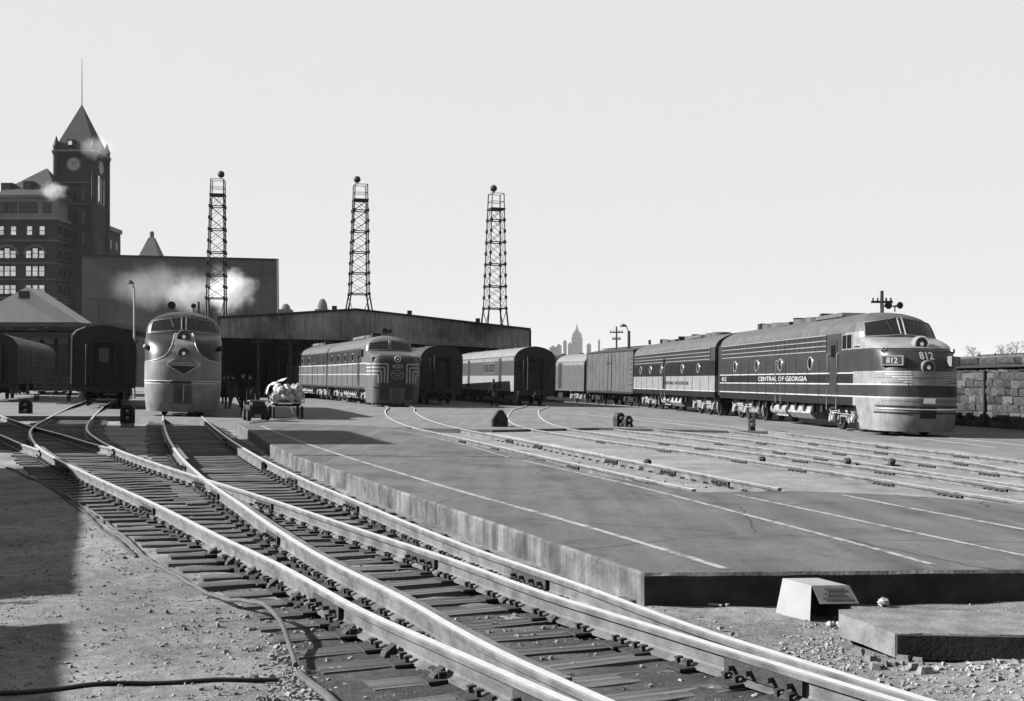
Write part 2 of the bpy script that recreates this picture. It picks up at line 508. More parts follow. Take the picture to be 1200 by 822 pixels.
# every trace runs from the camera outwards; 'left' is the left-hand rail as seen from the camera
A_px = [(657, 817), (560, 775), (484, 741), (433, 722), (378, 690), (325, 660), (275, 637.5), (180, 590), (115, 561), (57.5, 533), (43, 522), (37, 514), (35, 506), (40, 499.5), (56, 490), (72, 482)]
B_px = [(715, 822), (560, 753), (480, 704), (380, 655), (316, 615), (275, 586), (248, 568), (230, 553), (214, 538), (202, 522), (195, 508), (191, 487)]
Aw = trace(A_px); Aw = [ext(Aw, 3)] + Aw + [(P(87, 475).x, P(87, 475).y)]
Aw += [ext(Aw, 1, False)]
t_ = (-math.sin(.3), math.cos(.3)); Aw[-1] = (Aw[-2][0] + t_[0] * 22, Aw[-2][1] + t_[1] * 22)
Bw = trace(B_px); Bw = [ext(Bw, 3)] + Bw
Bw += [(Bw[-1][0] - math.sin(.28) * 24, Bw[-1][1] + math.cos(.28) * 24)]
A = resample(Aw, .22); B = resample(Bw, .22)
C = offset(A, -GA); D = offset(B, -GA)

def nearest_on(path, c, t, lim=8):
    """point of path on the line through c perpendicular to t"""
    d = (path - c) @ t
    lat = np.abs((path - c) @ np.array([-t[1], t[0]]))
    ok = np.where(lat < lim, np.abs(d), 1e9)
    i = int(np.argmin(ok))
    return (path[i], i) if ok[i] < .3 else (None, None)

main_track = empty('railway_track', (0, 0, 0), label='near railway track running along the platform edge towards the dark-nosed diverging diesel', cat='railway track', group='railway tracks in the yard')
main_track['label'] = 'near railway track along the raised platform edge, leading to the locomotive with the diamond herald'
div_track = empty('railway_track', (0, 0, 0), label='railway track diverging left from the near one and curving back towards the dark round-roofed coach', cat='railway track', group='railway tracks in the yard')
rail(B, main_track); rail(D, main_track); rail(A, div_track); rail(C, div_track)

ctr = (B + D[:len(B)]) / 2
tt = tangents(ctr); s = 0.0
i = 0
stepn = .52
while i < len(ctr):
    c = ctr[i]; t = tt[i]; n = np.array([-t[1], t[0]])        # n = left
    if c[1] > 52: break
    a, ia = nearest_on(A, c, t)
    left = GA / 2 + .52; right = GA / 2 + .52
    sep = None
    if a is not None: sep = float((a - B[i]) @ n)
    if sep is not None and sep < 1.25:
        left = GA / 2 + sep + .55
    right += random.uniform(-.06, .05); left += random.uniform(-.08, .08)
    cc = c + n * (left - right) / 2
    tie(main_track, cc, n, left + right)
    near = c[1] < 30
    if near:
        plate(main_track, B[i], t); plate(main_track, D[i], t)
        if sep is not None and sep < 1.25:
            if sep > .17: plate(div_track, a, t)
            cq, _ = nearest_on(C, c, t)
            if cq is not None and sep > .17: plate(div_track, cq, t, False)
    i += int(round(stepn / .25 + random.uniform(-.02, .02)))
# ties of the diverging track beyond the shared ones
ct2 = (A + C) / 2; t2 = tangents(ct2)
i = 0
while i < len(ct2):
    c = ct2[i]; t = t2[i]; n = np.array([-t[1], t[0]])
    b, ib = nearest_on(B, c, t)
    sep = float((A[i] - b) @ n) if b is not None else 9
    if sep >= 1.2 and c[1] < 62 and c[1] > 8:
        L = 2.55 + random.uniform(-.1, .1)
        sh = 0
        if sep < 2.6: L = 2.0 + random.uniform(-.1, .1); sh = .3
        tie(div_track, c + n * sh, n, L)
        if c[1] < 30: plate(div_track, A[i], t); plate(div_track, C[i], t, False)
    i += 2

# third track leaving to the far left: right rail F, left rail G
Fpx = [(133, 526), (110, 520.5), (75, 510), (40, 500.5), (0, 487)]
Fw = trace(Fpx); Fw += [ext(Fw, 14, False)]
Fp = resample(Fw); Gp = offset(Fp, GA)
far_left = empty('railway_track', label='railway track crossing at a frog and leaving at the far left edge', cat='railway track', group='railway tracks in the yard')
rail(Fp, far_left); rail(Gp, far_left)
ct3 = (Fp + Gp) / 2; t3 = tangents(ct3)
for i in range(14, len(ct3), 2):
    t = t3[i]; tie(far_left, ct3[i], np.array([-t[1], t[0]]), 2.5)
# frog and guard castings where the rails cross
def heavy_bar(p, q, parent, name='guard_rail', w=.05, h=.15):
    mb = MB(); p = Vector(p); q = Vector(q); dv = (q - p)
    an = math.atan2(dv.y, dv.x); c = (p + q) / 2
    mb.box((c.x, c.y, g(c.x) - .168 + h / 2), (dv.length, w, h), 0, rz=an)
    return mb.build(name, M_rail, parent)
def guard(path, i0, i1, off, parent):
    a = path[i0:i1:2]; o = offset(a, off)
    mb = MB(); pts = [(x, y, g(x) - .09) for x, y in o]
    mb2 = MB(); t = tangents(o)
    vs = []
    for (x, y), (tx, ty) in zip(o, t):
        for u, h in ((-.03, 0), (.03, 0), (.03, .155), (-.03, .155)): vs.append((x + ty * u, y - tx * u, g(x) - .165 + h))
    fs = []
    for k in range(len(o) - 1):
        for j in range(4): fs.append((k * 4 + j, k * 4 + (j + 1) % 4, k * 4 + 4 + (j + 1) % 4, k * 4 + 4 + j))
    fs += [(3, 2, 1, 0), tuple(range(len(vs) - 4, len(vs)))]
    mb2.add(vs, fs); return mb2.build('guard_rail', [M_rail], parent)
def idxY(path, Y): return int(np.argmin(np.abs(path[:, 1] - Y)))
guard(A, idxY(A, 19), idxY(A, 26), -.09, div_track)
guard(D, idxY(D, 22), idxY(D, 27), .09, main_track)
guard(B, idxY(B, 22.5), idxY(B, 27.5), -.10, main_track)
guard(B, idxY(B, 6.2), idxY(B, 16), .0 - .075, main_track).name = 'switch_point'
for path, ylist, par, sd in ((A, (5.9, 8.6, 14.6, 20.5), div_track, 1), (B, (12.2, 16.5, 21.5), main_track, 1), (C, (6.7, 10.9, 15.4, 18.3), div_track, 1), (D, (6.3, 9.9, 15.2, 19.2, 23.5, 31), main_track, 1)):
    tg = tangents(path)
    for Y in ylist:
        i = idxY(path, Y); joint_bar(path[i], tg[i], par, sd)
# rail braces: dark wedges bolted against the outer rail face
mb = MB(); mb.extr([(-.01, 0), (.085, 0), (.07, .03), (.0, .075)], 'x', -.035, .035)
BR_M = mb.mesh('rail_brace', M_plate)
for Y in (5.75, 6.05, 6.9, 7.4, 8.0, 9.2, 9.7, 10.3, 10.9, 11.5):
    i = idxY(A, Y); t = tangents(A)[i]
    o = link('rail_brace', BR_M, div_track, (A[i][0], A[i][1], g(A[i][0]) - .166), math.atan2(t[1], t[0]))
    o.location.x += -t[1] * .055; o.location.y += t[0] * .055
for Y in (6.0, 6.6, 7.2, 8.5, 9.3, 10.4, 11.8, 13.2):
    i = idxY(C, Y); t = tangents(C)[i]
    o = link('rail_brace', BR_M, div_track, (C[i][0], C[i][1], g(C[i][0]) - .166), math.atan2(t[1], t[0]))
    o.scale = (.8, .6, .6); o.location.x += -t[1] * .05; o.location.y += t[0] * .05

# dark cinder bed under the two near tracks
def bed(path, w0, w1, i0, i1, name, dz=-.225):
    a = path[i0:i1]; t = tangents(a); vs = []; n = 16
    for (x, y), (tx_, ty_) in zip(a, t):
        for k in range(n + 1):
            u = w0 + (w1 - w0) * k / n; e = min(1, min(k, n - k) / 2.0)
            X = x - ty_ * u; Y = y + tx_ * u
            near = max(0, min(1, (12 - Y) / 5))
            vs.append((X, Y, g(X) + dz + (e - 1) * .05 + random.uniform(-.008, .008) + near * .040 + bump_ground(X, Y) * .5))
    fs = [(r * (n + 1) + k, r * (n + 1) + k + 1, (r + 1) * (n + 1) + k + 1, (r + 1) * (n + 1) + k) for r in range(len(a) - 1) for k in range(n)]
    mb = MB(); mb.add(vs, fs); return mb.build(name, M_bed, smooth=True, kind='structure')
bed(ctr, -1.30, 2.05, 0, idxY(ctr, 43), 'track_bed'); bed(ct2, -1.2, 1.3, idxY(ct2, 10), idxY(ct2, 43), 'track_bed', -.228)
# right-hand tracks behind the platform
def simple_track(left_px, label, far=None, tie_to=60, tie_from=0, fromleft=True, extra=None, end=0):
    w = trace(left_px)
    if extra: w = w + extra
    a = resample(w); b = offset(a, -GA if fromleft else GA)
    e = empty('railway_track', label=label, cat='railway track', group='railway tracks in the yard')
    rail(a, e); rail(b, e)
    c = (a + b) / 2; t = tangents(c)
    for i in range(2, len(c), 2):
        if tie_from < c[i][1] < tie_to:
            tie(e, c[i], np.array([-t[i][1], t[i][0]]), 2.5, z=-.168)
            if c[i][1] < 34: plate(e, a[i], t[i], False); plate(e, b[i], t[i], False)
    for Y in (17.5, 20, 23, 26, 29.5, 33):
        for q in (a, b):
            tq = tangents(q); k = idxY(q, Y + random.uniform(-1, 1))
            if abs(q[k][1] - Y) < 2: joint_bar(q[k], tq[k], e)
    return a, b, e
H_px = [(813, 573.5), (780, 566.8), (700, 549), (620, 531.5), (563, 518.5), (510, 507), (481, 500.3), (466, 495), (455, 489), (451, 482), (452, 476)]
nyx = (-6.95 - .75)
T4a, T4b, T4 = simple_track(H_px, 'railway track beside the far edge of the raised platform, ending in the paving', extra=[(-7.7 - math.sin(.28) * 25, 71 + math.cos(.28) * 25)], tie_to=41)
J_px = [(1300, 603), (1112, 575), (1025, 560.5), (912, 544), (823, 531), (740, 520.5), (660, 509), (618, 502), (600, 496), (595, 489), (600, 481), (611, 474)]
J5 = simple_track(J_px, 'railway track leading to the coach with the dark arched end', extra=[(-.1 - math.sin(.24) * 25, 80 + math.cos(.24) * 25)], tie_to=41)
M_px = [(1300, 556), (1200, 541), (1025, 520.5), (900, 505), (780, 492), (700, 485)]
M6 = simple_track(M_px, 'railway track beside the paved strip in front of the long striped diesels', fromleft=False, tie_to=37)
K_px = [(1330, 588), (1145, 561.5), (1025, 544), (900, 526), (800, 512), (720, 503)]
K7 = simple_track(K_px, 'diverging railway track in the pale ballast between the two right-hand tracks', tie_to=10)
# pale fresh ballast between these tracks, and the paving
poly_slab('ballast_bed', [(470, 502), (600, 534), (700, 556), (813, 579), (935, 579), (830, 552), (700, 527), (600, 509.5), (527, 500.5)], -.150, .06, M_ballast)
poly_slab('ballast_fill', [(531, 500.8), (600, 511.5), (700, 530.5), (780, 546.5), (830, 556), (935, 578), (1330, 622), (1330, 556), (900, 509), (600, 501.5)], -.095, .15, M_ballast)
poly_slab('concourse_paving', [(-260, 484), (-40, 487.5), (150, 488), (276, 496.3), (350, 497), (430, 499.5), (470, 501), (577, 504), (700, 501.5), (900, 506), (1025, 517.5), (1330, 553), (1330, 470.8), (1000, 467), (600, 459), (250, 453), (-260, 449)], -.010, .2, M_conc2)
# ------------------------------------------------------------------ raised platform
plat = empty('platform', label='long low concrete platform with painted white lines in the middle of the yard', cat='platform')
e1 = P(320, 523.5, .075); e2 = P(755, 672, .075)
def platp(px): return [P(x, y, .075) for x, y in px]
far_part = [(276, 496), (298, 508), (320, 523.5), (343, 533.2), (600, 535.5), (640, 539), (545, 520), (508, 509), (474, 501.5), (430, 499)]
near_part = [(343.5, 533.9), (755, 672), (1270, 667.5), (1330, 601), (1050, 580), (930, 575.5), (820, 577), (700, 557), (645, 541.5), (600, 536.2)]
M_endshade = mat('shade_dark_concrete', .05, .95, noise=.5, scale=3, bump=.5)  # near-black concrete colour that paints shade onto the end faces
def edge_slab(px, parent):
    pts = platp(px)
    A_ = sum(pts[i].x * pts[(i + 1) % len(pts)].y - pts[(i + 1) % len(pts)].x * pts[i].y for i in range(len(pts)))
    if A_ < 0: pts = pts[::-1]
    sub = []
    for i, p in enumerate(pts):
        b = pts[(i + 1) % len(pts)]; sub.append(p); L_ = (b - p).length
        if min(p.y, b.y) < 20:
            m_ = int(L_ / .22)
            for k in range(1, m_):
                q = p.lerp(b, k / m_); dv = (b - p).normalized()
                j_ = random.uniform(-.004, .004) - (random.random() < .14) * random.uniform(0, .03)
                q.x += dv.y * j_; q.y -= dv.x * j_; sub.append(q)
    pts = sub
    # small chamfer so that the arris catches light
    cx = sum(p.x for p in pts) / len(pts); cy = sum(p.y for p in pts) / len(pts)
    n = len(pts); mb = MB(); vs = []
    rows = [(0, -.36), (0, .050), (-.022, .075)]
    for inset, z in rows:
        for i, p in enumerate(pts):
            a = pts[i - 1]; b = pts[(i + 1) % n]
            d = (Vector((b.x - a.x, b.y - a.y))).normalized(); nn = Vector((d.y, -d.x))
            q = Vector((p.x, p.y)) + nn * inset
            vs.append((q.x, q.y, g(q.x) + z + (random.uniform(-.006, .004) if z == .050 else 0)))
    fs = [(r * n + i, r * n + (i + 1) % n, (r + 1) * n + (i + 1) % n, (r + 1) * n + i) for r in range(2) for i in range(n)]
    mi = [0] * len(fs)
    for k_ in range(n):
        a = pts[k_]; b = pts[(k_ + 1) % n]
        if abs(b.y - a.y) < .35 * abs(b.x - a.x) and (a.y + b.y) / 2 < 12: mi[k_] = 2  # near end faces take the painted shade colour
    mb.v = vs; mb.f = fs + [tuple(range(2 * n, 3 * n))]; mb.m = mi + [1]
    return mb.build('platform_slab', [M_kerb, M_conc, M_endshade], parent)
edge_slab(far_part, plat); edge_slab(near_part, plat)

def paint(px, w, z=.080, parent=None, name='painted_line'):
    a = resample(trace(px, z), .3); t = tangents(a); vs = []
    for (x, y), (tx, ty) in zip(a, t):
        ww = w * random.uniform(.42, .55)
        vs += [(x - ty * ww, y + tx * ww, g(x) + z), (x + ty * ww, y - tx * ww, g(x) + z)]
    fs = [(2 * k, 2 * k + 1, 2 * k + 3, 2 * k + 2) for k in range(len(a) - 1)]
    mb = MB(); mb.add(vs, fs); return mb.build(name, M_paint, parent)
paint([(852, 667), (745, 634), (628, 600), (540, 576), (487, 560), (420, 540)], .085, parent=plat)
paint([(420, 540), (365, 522), (329, 509), (305, 498.5)], .085, parent=plat)
paint([(1093, 661.5), (1015, 640), (900, 610), (740, 568.5), (610, 539)], .07, parent=plat)
paint([(1320, 676), (1200, 651), (1145, 640), (1025, 614), (900, 587.5), (850, 577.5)], .07, parent=plat)
paint([(1320, 645), (1200, 620), (1100, 602), (987, 580)], .085, parent=plat)
paint([(596, 536), (545, 521.5), (500, 511), (440, 500)], .06, parent=plat)
def paintc(px, w):
    o = paint(px, w, z=-.005, name='painted_line')
    return o
mk = empty('pavement_markings', label='thin faded lines and embedded gutters crossing the paved area in front of the coaches', cat='pavement markings')
for px in ([(432, 491), (400, 486), (370, 482)], [(700, 500), (600, 491), (500, 484), (420, 480)], [(880, 501), (700, 487), (560, 478)], [(760, 492), (640, 483)]):
    o = paintc(px, .09); o.parent = mk

# near right: old slab lying in the dirt, with broken bits
sl = empty('concrete_slab', label='old thick concrete slab lying in the dirt at the right edge, dark end face', cat='concrete slab')
def slabbox(pts, z0, z1, name='slab'):
    mb = MB(); mb.prism(pts, lambda x, y: g(x) + z0, lambda x, y: g(x) + z1 + .006 * math.sin(9 * x) * math.cos(7 * y)); return mb.build(name, M_slab, sl)
slabbox([(2.50, 7.52)] + [(2.5 + k * .09, 7.52 + random.uniform(-.012, .02)) for k in range(1, 32)] + [(5.4, 7.50), (5.6, 8.05), (3.6, 8.30), (2.95, 8.40), (2.36, 8.32), (2.31, 8.12), (2.40, 7.90), (2.46, 7.66)], -.155 + .0, .0)
slabbox([(2.56, 7.56), (5.3, 7.55), (5.4, 7.9), (2.7, 7.95)], -.42, -.16, 'footing')
mb = MB(); mb.box((3.95, 7.506, g(3.95) - .080), (2.89, .03, .155), ry=.0175); mb.build('shade_face', M_endshade, sl)  # dark sheet painting the shade on the slab's front face
mb = MB()
for k in range(26):
    a = random.uniform(2.28, 2.62); b = 7.3 + random.random() * .7 - (a - 2.3) * .9
    r = random.uniform(.012, .05); mb.box((a, b, gz(a, b) + r * .5), (r * 2, r * 1.4, r), rz=random.random() * 3, taper=.7)
mb.build('rubble', M_slab, sl)

# cardboard box, upside down with a printed flap
bx = empty('cardboard_box', P(949, 729, -.2), rz=.0, label='pale tapered cardboard box standing upside down by the platform end', cat='box')
bl = P(949, 729, -.2); bx.location = (bl.x, bl.y, gz(bl.x, bl.y) - .01)
u = Vector((-.17, .40, 0)); v = Vector((.34, .02, 0)); hh = .275
base = [Vector((0, 0, 0)), v, v + u, u]; cen = (v + u) / 2
topc = [cen + (b - cen) * .84 + Vector((.015, .03, hh)) for b in base]
inn = [cen + (b - cen) * .97 + Vector((0, 0, .004)) for b in base] + [cen + (t_c - cen) * .97 - Vector((0, 0, .006)) for t_c in topc]
mb = MB(); mb.add(inn, [(0, 1, 2, 3), (7, 6, 5, 4), (1, 5, 6, 2), (2, 6, 7, 3), (3, 7, 4, 0)], 1)
mb.add(base + topc, [(3, 2, 1, 0), (4, 5, 6, 7), (1, 2, 6, 5), (2, 3, 7, 6), (3, 0, 4, 7)])
mb.build('carton', [M_card, M_cardd], bx)
t0, t1 = topc[0], topc[1]
lowd = Vector((.035, -.085, -.125))
fl = [t0 + Vector((.004, -.004, .002)), t1 + Vector((.01, -.004, .002)), t1 + lowd * 1 + Vector((.03, 0, 0)), t0 + lowd + Vector((.01, 0, 0))]
nrm = (fl[1] - fl[0]).cross(fl[3] - fl[0]).normalized()
mb = MB(); mb.add(fl + [p + nrm * .006 for p in fl], [(0, 1, 2, 3), (7, 6, 5, 4), (0, 4, 5, 1), (1, 5, 6, 2), (2, 6, 7, 3), (3, 7, 4, 0)])
flap = mb.build('flap', M_cardd, bx)
mb = MB()
def fp(a, b, o):
    p = fl[0] + (fl[1] - fl[0]) * a + (fl[3] - fl[0]) * b
    nn = nrm if nrm.y < 0 else -nrm
    return p + nn * o
for r_, (a0, a1, bb) in enumerate(((.28, .80, .25), (.22, .74, .50), (.14, .84, .74))):
    a = a0
    while a < a1:
        w = random.uniform(.03, .07)
        q = [fp(a, bb - .065, .009), fp(a + w, bb - .065, .009), fp(a + w, bb + .065, .009), fp(a, bb + .065, .009)]
        mb.add(q, [(0, 1, 2, 3)]); a += w + .014
mb.build('print', M_ink, flap)
# crumpled papers
def crumple(name, x, y, r, label):
    p = P(x, y, -.2); mb = MB(); rr = random.Random(int(x))
    for k in range(5):
        c = (rr.uniform(-r, r), rr.uniform(-r * .5, r * .5), r * .5 + rr.uniform(0, r * .4))
        n0 = len(mb.v); mb.sphere(c, r * rr.uniform(.5, .9), 7, 5, sc=(1, .8, .7))
        for i in range(n0, len(mb.v)):
            q = mb.v[i]; mb.v[i] = (q[0] + rr.uniform(-.2, .2) * r, q[1] + rr.uniform(-.2, .2) * r, q[2] + rr.uniform(-.2, .2) * r)
    o = mb.build(name, M_white); o.location = (p.x, p.y, gz(p.x, p.y)); tag(o, label, 'paper'); return o
crumple('crumpled_paper', 1040, 711, .055, 'crumpled white paper lying behind the old concrete slab')
crumple('crumpled_paper', 978, 737, .04, 'white crumpled wrapper in the dirt in front of the tapered box')
crumple('crumpled_paper', 850, 712, .02, 'small white scrap near the platform corner')
st = MB(); st.box((0, 0, .01), (.11, .03, .012), rz=-.4); o = st.build('wood_stick', M_white, loc=tuple(P(838, 710, -.19)), rz=0); tag(o, 'small pale stick on the dirt at the foot of the platform end', 'stick')

# loose stones: scattered small faceted stones joined into one object per spread
def stones(name, n, fn, m, rmin, rmax):
    vs = []; fs = []
    base = np.array([(-.7, -.7, -.6), (.7, -.7, -.6), (.7, .7, -.6), (-.7, .7, -.6), (-.5, -.55, .6), (.55, -.5, .6), (.5, .5, .6), (-.55, .5, .6)], float)
    tri = [(4, 5, 6), (4, 6, 7), (0, 1, 5), (0, 5, 4), (1, 2, 6), (1, 6, 5), (2, 3, 7), (2, 7, 6), (3, 0, 4), (3, 4, 7)]
    for k in range(n):
        X, Y, zz = fn(); r = rmin + (rmax - rmin) * random.random() ** 3
        b = base * np.array([random.uniform(.6, 1.2), random.uniform(.6, 1.2), random.uniform(.4, .8)]) * r + RNG.uniform(-.28, .28, (8, 3)) * r
        a = random.random() * 3.14; c, s_ = math.cos(a), math.sin(a)
        x = b[:, 0] * c - b[:, 1] * s_; y = b[:, 0] * s_ + b[:, 1] * c
        o = len(vs)
        vs += list(zip((x + X).tolist(), (y + Y).tolist(), (b[:, 2] + zz + r * .25).tolist()))
        fs += [(i + o, j + o, q + o) for i, j, q in tri]
    me = bpy.data.meshes.new(name); me.from_pydata(vs, [], fs); me.materials.append(m)
    o = link(name, me, kind='stuff'); return o
M_st1 = mat('stone_pale', .30, .95, noise=.4, scale=9)
M_st2 = mat('stone_dark', .24, .95, noise=.6, scale=7)
def pile():
    while True:
        X = random.gauss(4.3, .95); Y = random.gauss(6.4, .85)
        if X > 1.9 + (7.4 - Y) * .25 and Y > 4 and not (X > 2.25 and 7.45 < Y < 8.5): return X, Y, gz(X, Y)
stones('gravel', 9000, pile, M_st1, .010, .035)
def dirt():
    Y = 5.2 + 9 * random.random() ** 1.3; X = random.uniform(-.47 * Y, .47 * Y)
    return X, Y, gz(X, Y)
def keep(fn, test):
    def f():
        while True:
            q = fn()
            if test(q): return q
    return f
stones('gravel', 6000, keep(dirt, lambda q: True), M_st2, .004, .018)
def leftst():
    Y = random.uniform(5.3, 16) ; X = random.uniform(-.47 * Y, -.12 * Y); return X, Y, gz(X, Y)
stones('gravel', 3000, leftst, M_st1, .005, .020)
def hose_st():
    p = P(random.gauss(345, 22), random.uniform(745, 835), -.2); return p.x, p.y, gz(p.x, p.y)
stones('gravel', 900, hose_st, M_st1, .008, .026)
def bed_st():
    k = random.randrange(0, 90); c = ctr[k]; t = tt[k]; u = random.uniform(-1.5, 2.3) if k < 40 else random.uniform(-1.4, 3.4)
    X, Y = c[0] - t[1] * u, c[1] + t[0] * u
    return X, Y, g(X) - (.190 if Y < 9 else .22)
stones('gravel', 7000, bed_st, M_st2, .006, .03)
def box_st():
    p = P(random.gauss(975, 28), random.gauss(755, 16), -.2); return p.x, p.y, gz(p.x, p.y)
stones('gravel', 600, box_st, M_st1, .006, .022)
def right_bed():
    k = random.randrange(len(T4a)); 
    X = random.uniform(1, 16); Y = random.uniform(17, 38)
    return X, Y, g(X) - .16
stones('gravel', 2500, keep(right_bed, lambda q: q[1] > 17.2 + q[0] * .35), M_st2, .02, .05)

# hoses and rods at the left
def gtube(name, px, r, m, label, cat, n=8, z=-.2, lift=None):
    pts = [P(x, y, z) for x, y in px]; a = resample([(p.x, p.y) for p in pts], .12)
    mb = MB(); L = len(a)
    mb.tube([(x, y, gz(x, y) + r * .9 + (lift(i / L) if lift else 0)) for i, (x, y) in enumerate(a)], r, n)
    o = mb.build(name, m, smooth=True); tag(o, label, cat); return o
M_hose = mat('rubber_hose', .085, .7, noise=.3, scale=8)
gtube('air_hose', [(0, 545), (45, 565), (95, 593), (135, 621), (165, 649), (215, 682), (262, 708), (300, 731), (325, 748), (338, 768), (347, 790)], .017, M_hose, 'long thin hose beside the tie ends at left, bending down to the frame bottom', 'hose', lift=lambda t: .16 * math.exp(-((t - .93) / .055) ** 2))
gtube('drain_pipe', [(351, 792), (368, 805), (392, 828), (430, 860)], .026, M_hose, 'short thicker pipe piece continuing from the bent hose at bottom left', 'pipe')
gtube('control_rod', [(42, 556), (60, 572), (100, 603), (150, 645), (160, 652)], .014, M_plate, 'thin straight control rod joining the hose at an angle on the left', 'rod')
gtube('cable', [(-60, 815), (0, 812.5), (120, 806), (250, 800), (348, 795)], .014, M_black, 'black cable lying straight across the gravel at bottom left', 'cable')
# ------------------------------------------------------------------ rolling stock
# local frame of every vehicle: origin on the rails at its camera end, +y back along the train, +x to the right, z up
def vehicle(name, X, Y, theta, **kw):
    o = empty(name, (X, Y, g(X)), rz=theta, **kw)
    o.rotation_euler = (0.0175 * math.sin(theta), 0.0175, theta)
    return o

class Shell:
    """body of a locomotive: outline at each height = straight sides + rounded nose"""
    def __init__(s, fk, wk, Lk, p=2.2):
        s.fk = np.array(fk); s.wk = np.array(wk); s.Lk = np.array(Lk); s.p = p
    def f(s, z): return float(np.interp(z, s.fk[:, 0], s.fk[:, 1]))
    def w(s, z): return float(np.interp(z, s.wk[:, 0], s.wk[:, 1]))
    def L(s, z): return float(np.interp(z, s.Lk[:, 0], s.Lk[:, 1]))
    def S(s, x, z):
        w = s.w(z); q = min(1.0, abs(x) / max(w, 1e-4))
        return s.f(z) + s.L(z) * (1 - (1 - q ** s.p) ** (1 / s.p))
    def N(s, x, z):
        e = .02
        dx = (s.S(x + e, z) - s.S(x - e, z)) / (2 * e); dz = (s.S(x, z + e) - s.S(x, z - e)) / (2 * e)
        n = Vector((dx, -1, dz)); return n.normalized()
    def pt(s, x, z, off=0.0):
        p = Vector((x, s.S(x, z), z))
        return p + s.N(x, z) * off if off else p
    def body(s, z0, ztop, length, chooser, mats, parent, cuts, zcuts, n=14, nose=True):
        zs = sorted(set([round(z, 4) for z in list(np.linspace(z0, 3.55, 22)) + list(np.linspace(3.55, ztop, 16)) + zcuts if z0 <= z <= ztop]))
        vs = []; rows = []
        for z in zs:
            w = s.w(z); f = s.f(z); L = s.L(z); r = []
            y1 = f + L
            cc = [c for c in cuts if c < length]
            ys = [length] + [max(c, y1 + .001 * (k + 1)) for k, c in enumerate(sorted(cc))][::-1]
            for y in ys: r.append((-w, y, z))
            if nose:
                for k in range(-n, n + 1):
                    ph = k / n * math.pi / 2
                    q = math.copysign(abs(math.sin(ph)) ** (2 / s.p), ph)
                    c_ = abs(math.cos(ph)) ** (2 / s.p)
                    r.append((w * q, f + L * (1 - c_), z))
            else:
                r.append((-w, 0, z)); r.append((w, 0, z))
            for y in ys[::-1]: r.append((w, y, z))
            rows.append(r)
        m = len(rows[0]); mb = MB()
        for r in rows: mb.v += r
        for j in range(len(rows) - 1):
            for i in range(m - 1):
                a = j * m + i
                mb.f.append((a, a + 1, a + 1 + m, a + m))
                x = sum(mb.v[k][0] for k in (a, a + 1, a + m, a + m + 1)) / 4; y = sum(mb.v[k][1] for k in (a, a + 1, a + m, a + m + 1)) / 4
                mb.m.append(chooser(x, y, (zs[j] + zs[j + 1]) / 2))
            a = j * m; mb.f.append((a + m - 1, a, a + m, a + 2 * m - 1)); mb.m.append(0)
        mb.f.append(tuple(range(m - 1, -1, -1))); mb.m.append(0)
        mb.f.append(tuple(range((len(zs) - 1) * m, len(zs) * m))); mb.m.append(chooser(0, 5, ztop))
        return mb.build('body', mats, parent, smooth=True)
    def patch(s, corners, m, parent, name, off=.012, nu=8, nv=4, th=.0):
        """corners (x,z) bottom-left, bottom-right, top-right, top-left on the nose"""
        bl, br, tr, tl = [Vector(c) for c in corners]
        mb = MB(); vs = []
        for j in range(nv + 1):
            for i in range(nu + 1):
                a, b = i / nu, j / nv
                q = (bl * (1 - a) + br * a) * (1 - b) + (tl * (1 - a) + tr * a) * b
                vs.append(s.pt(q.x, q.y, off))
        fs = [(j * (nu + 1) + i, j * (nu + 1) + i + 1, (j + 1) * (nu + 1) + i + 1, (j + 1) * (nu + 1) + i) for j in range(nv) for i in range(nu)]
        mb.add(vs, fs); return mb.build(name, m, parent, smooth=True)
    def line(s, pts, r, m, parent, name, off=.02, closed=False, sub=6):
        q = []
        P_ = pts + ([pts[0]] if closed else [])
        for a, b in zip(P_[:-1], P_[1:]):
            for k in range(sub):
                t = k / sub; q.append(s.pt(a[0] * (1 - t) + b[0] * t, a[1] * (1 - t) + b[1] * t, off))
        q.append(s.pt(P_[-1][0], P_[-1][1], off))
        mb = MB(); mb.tube(q, r, 6); return mb.build(name, m, parent, smooth=True)

def side_rect(name, m, parent, y0, y1, z0, z1, side=-1, w=1.53, off=.012, th=.02):
    mb = MB(); mb.box((side * (w + off - th / 2 + .002), (y0 + y1) / 2, (z0 + z1) / 2), (th, y1 - y0, z1 - z0))
    return mb.build(name, m, parent)

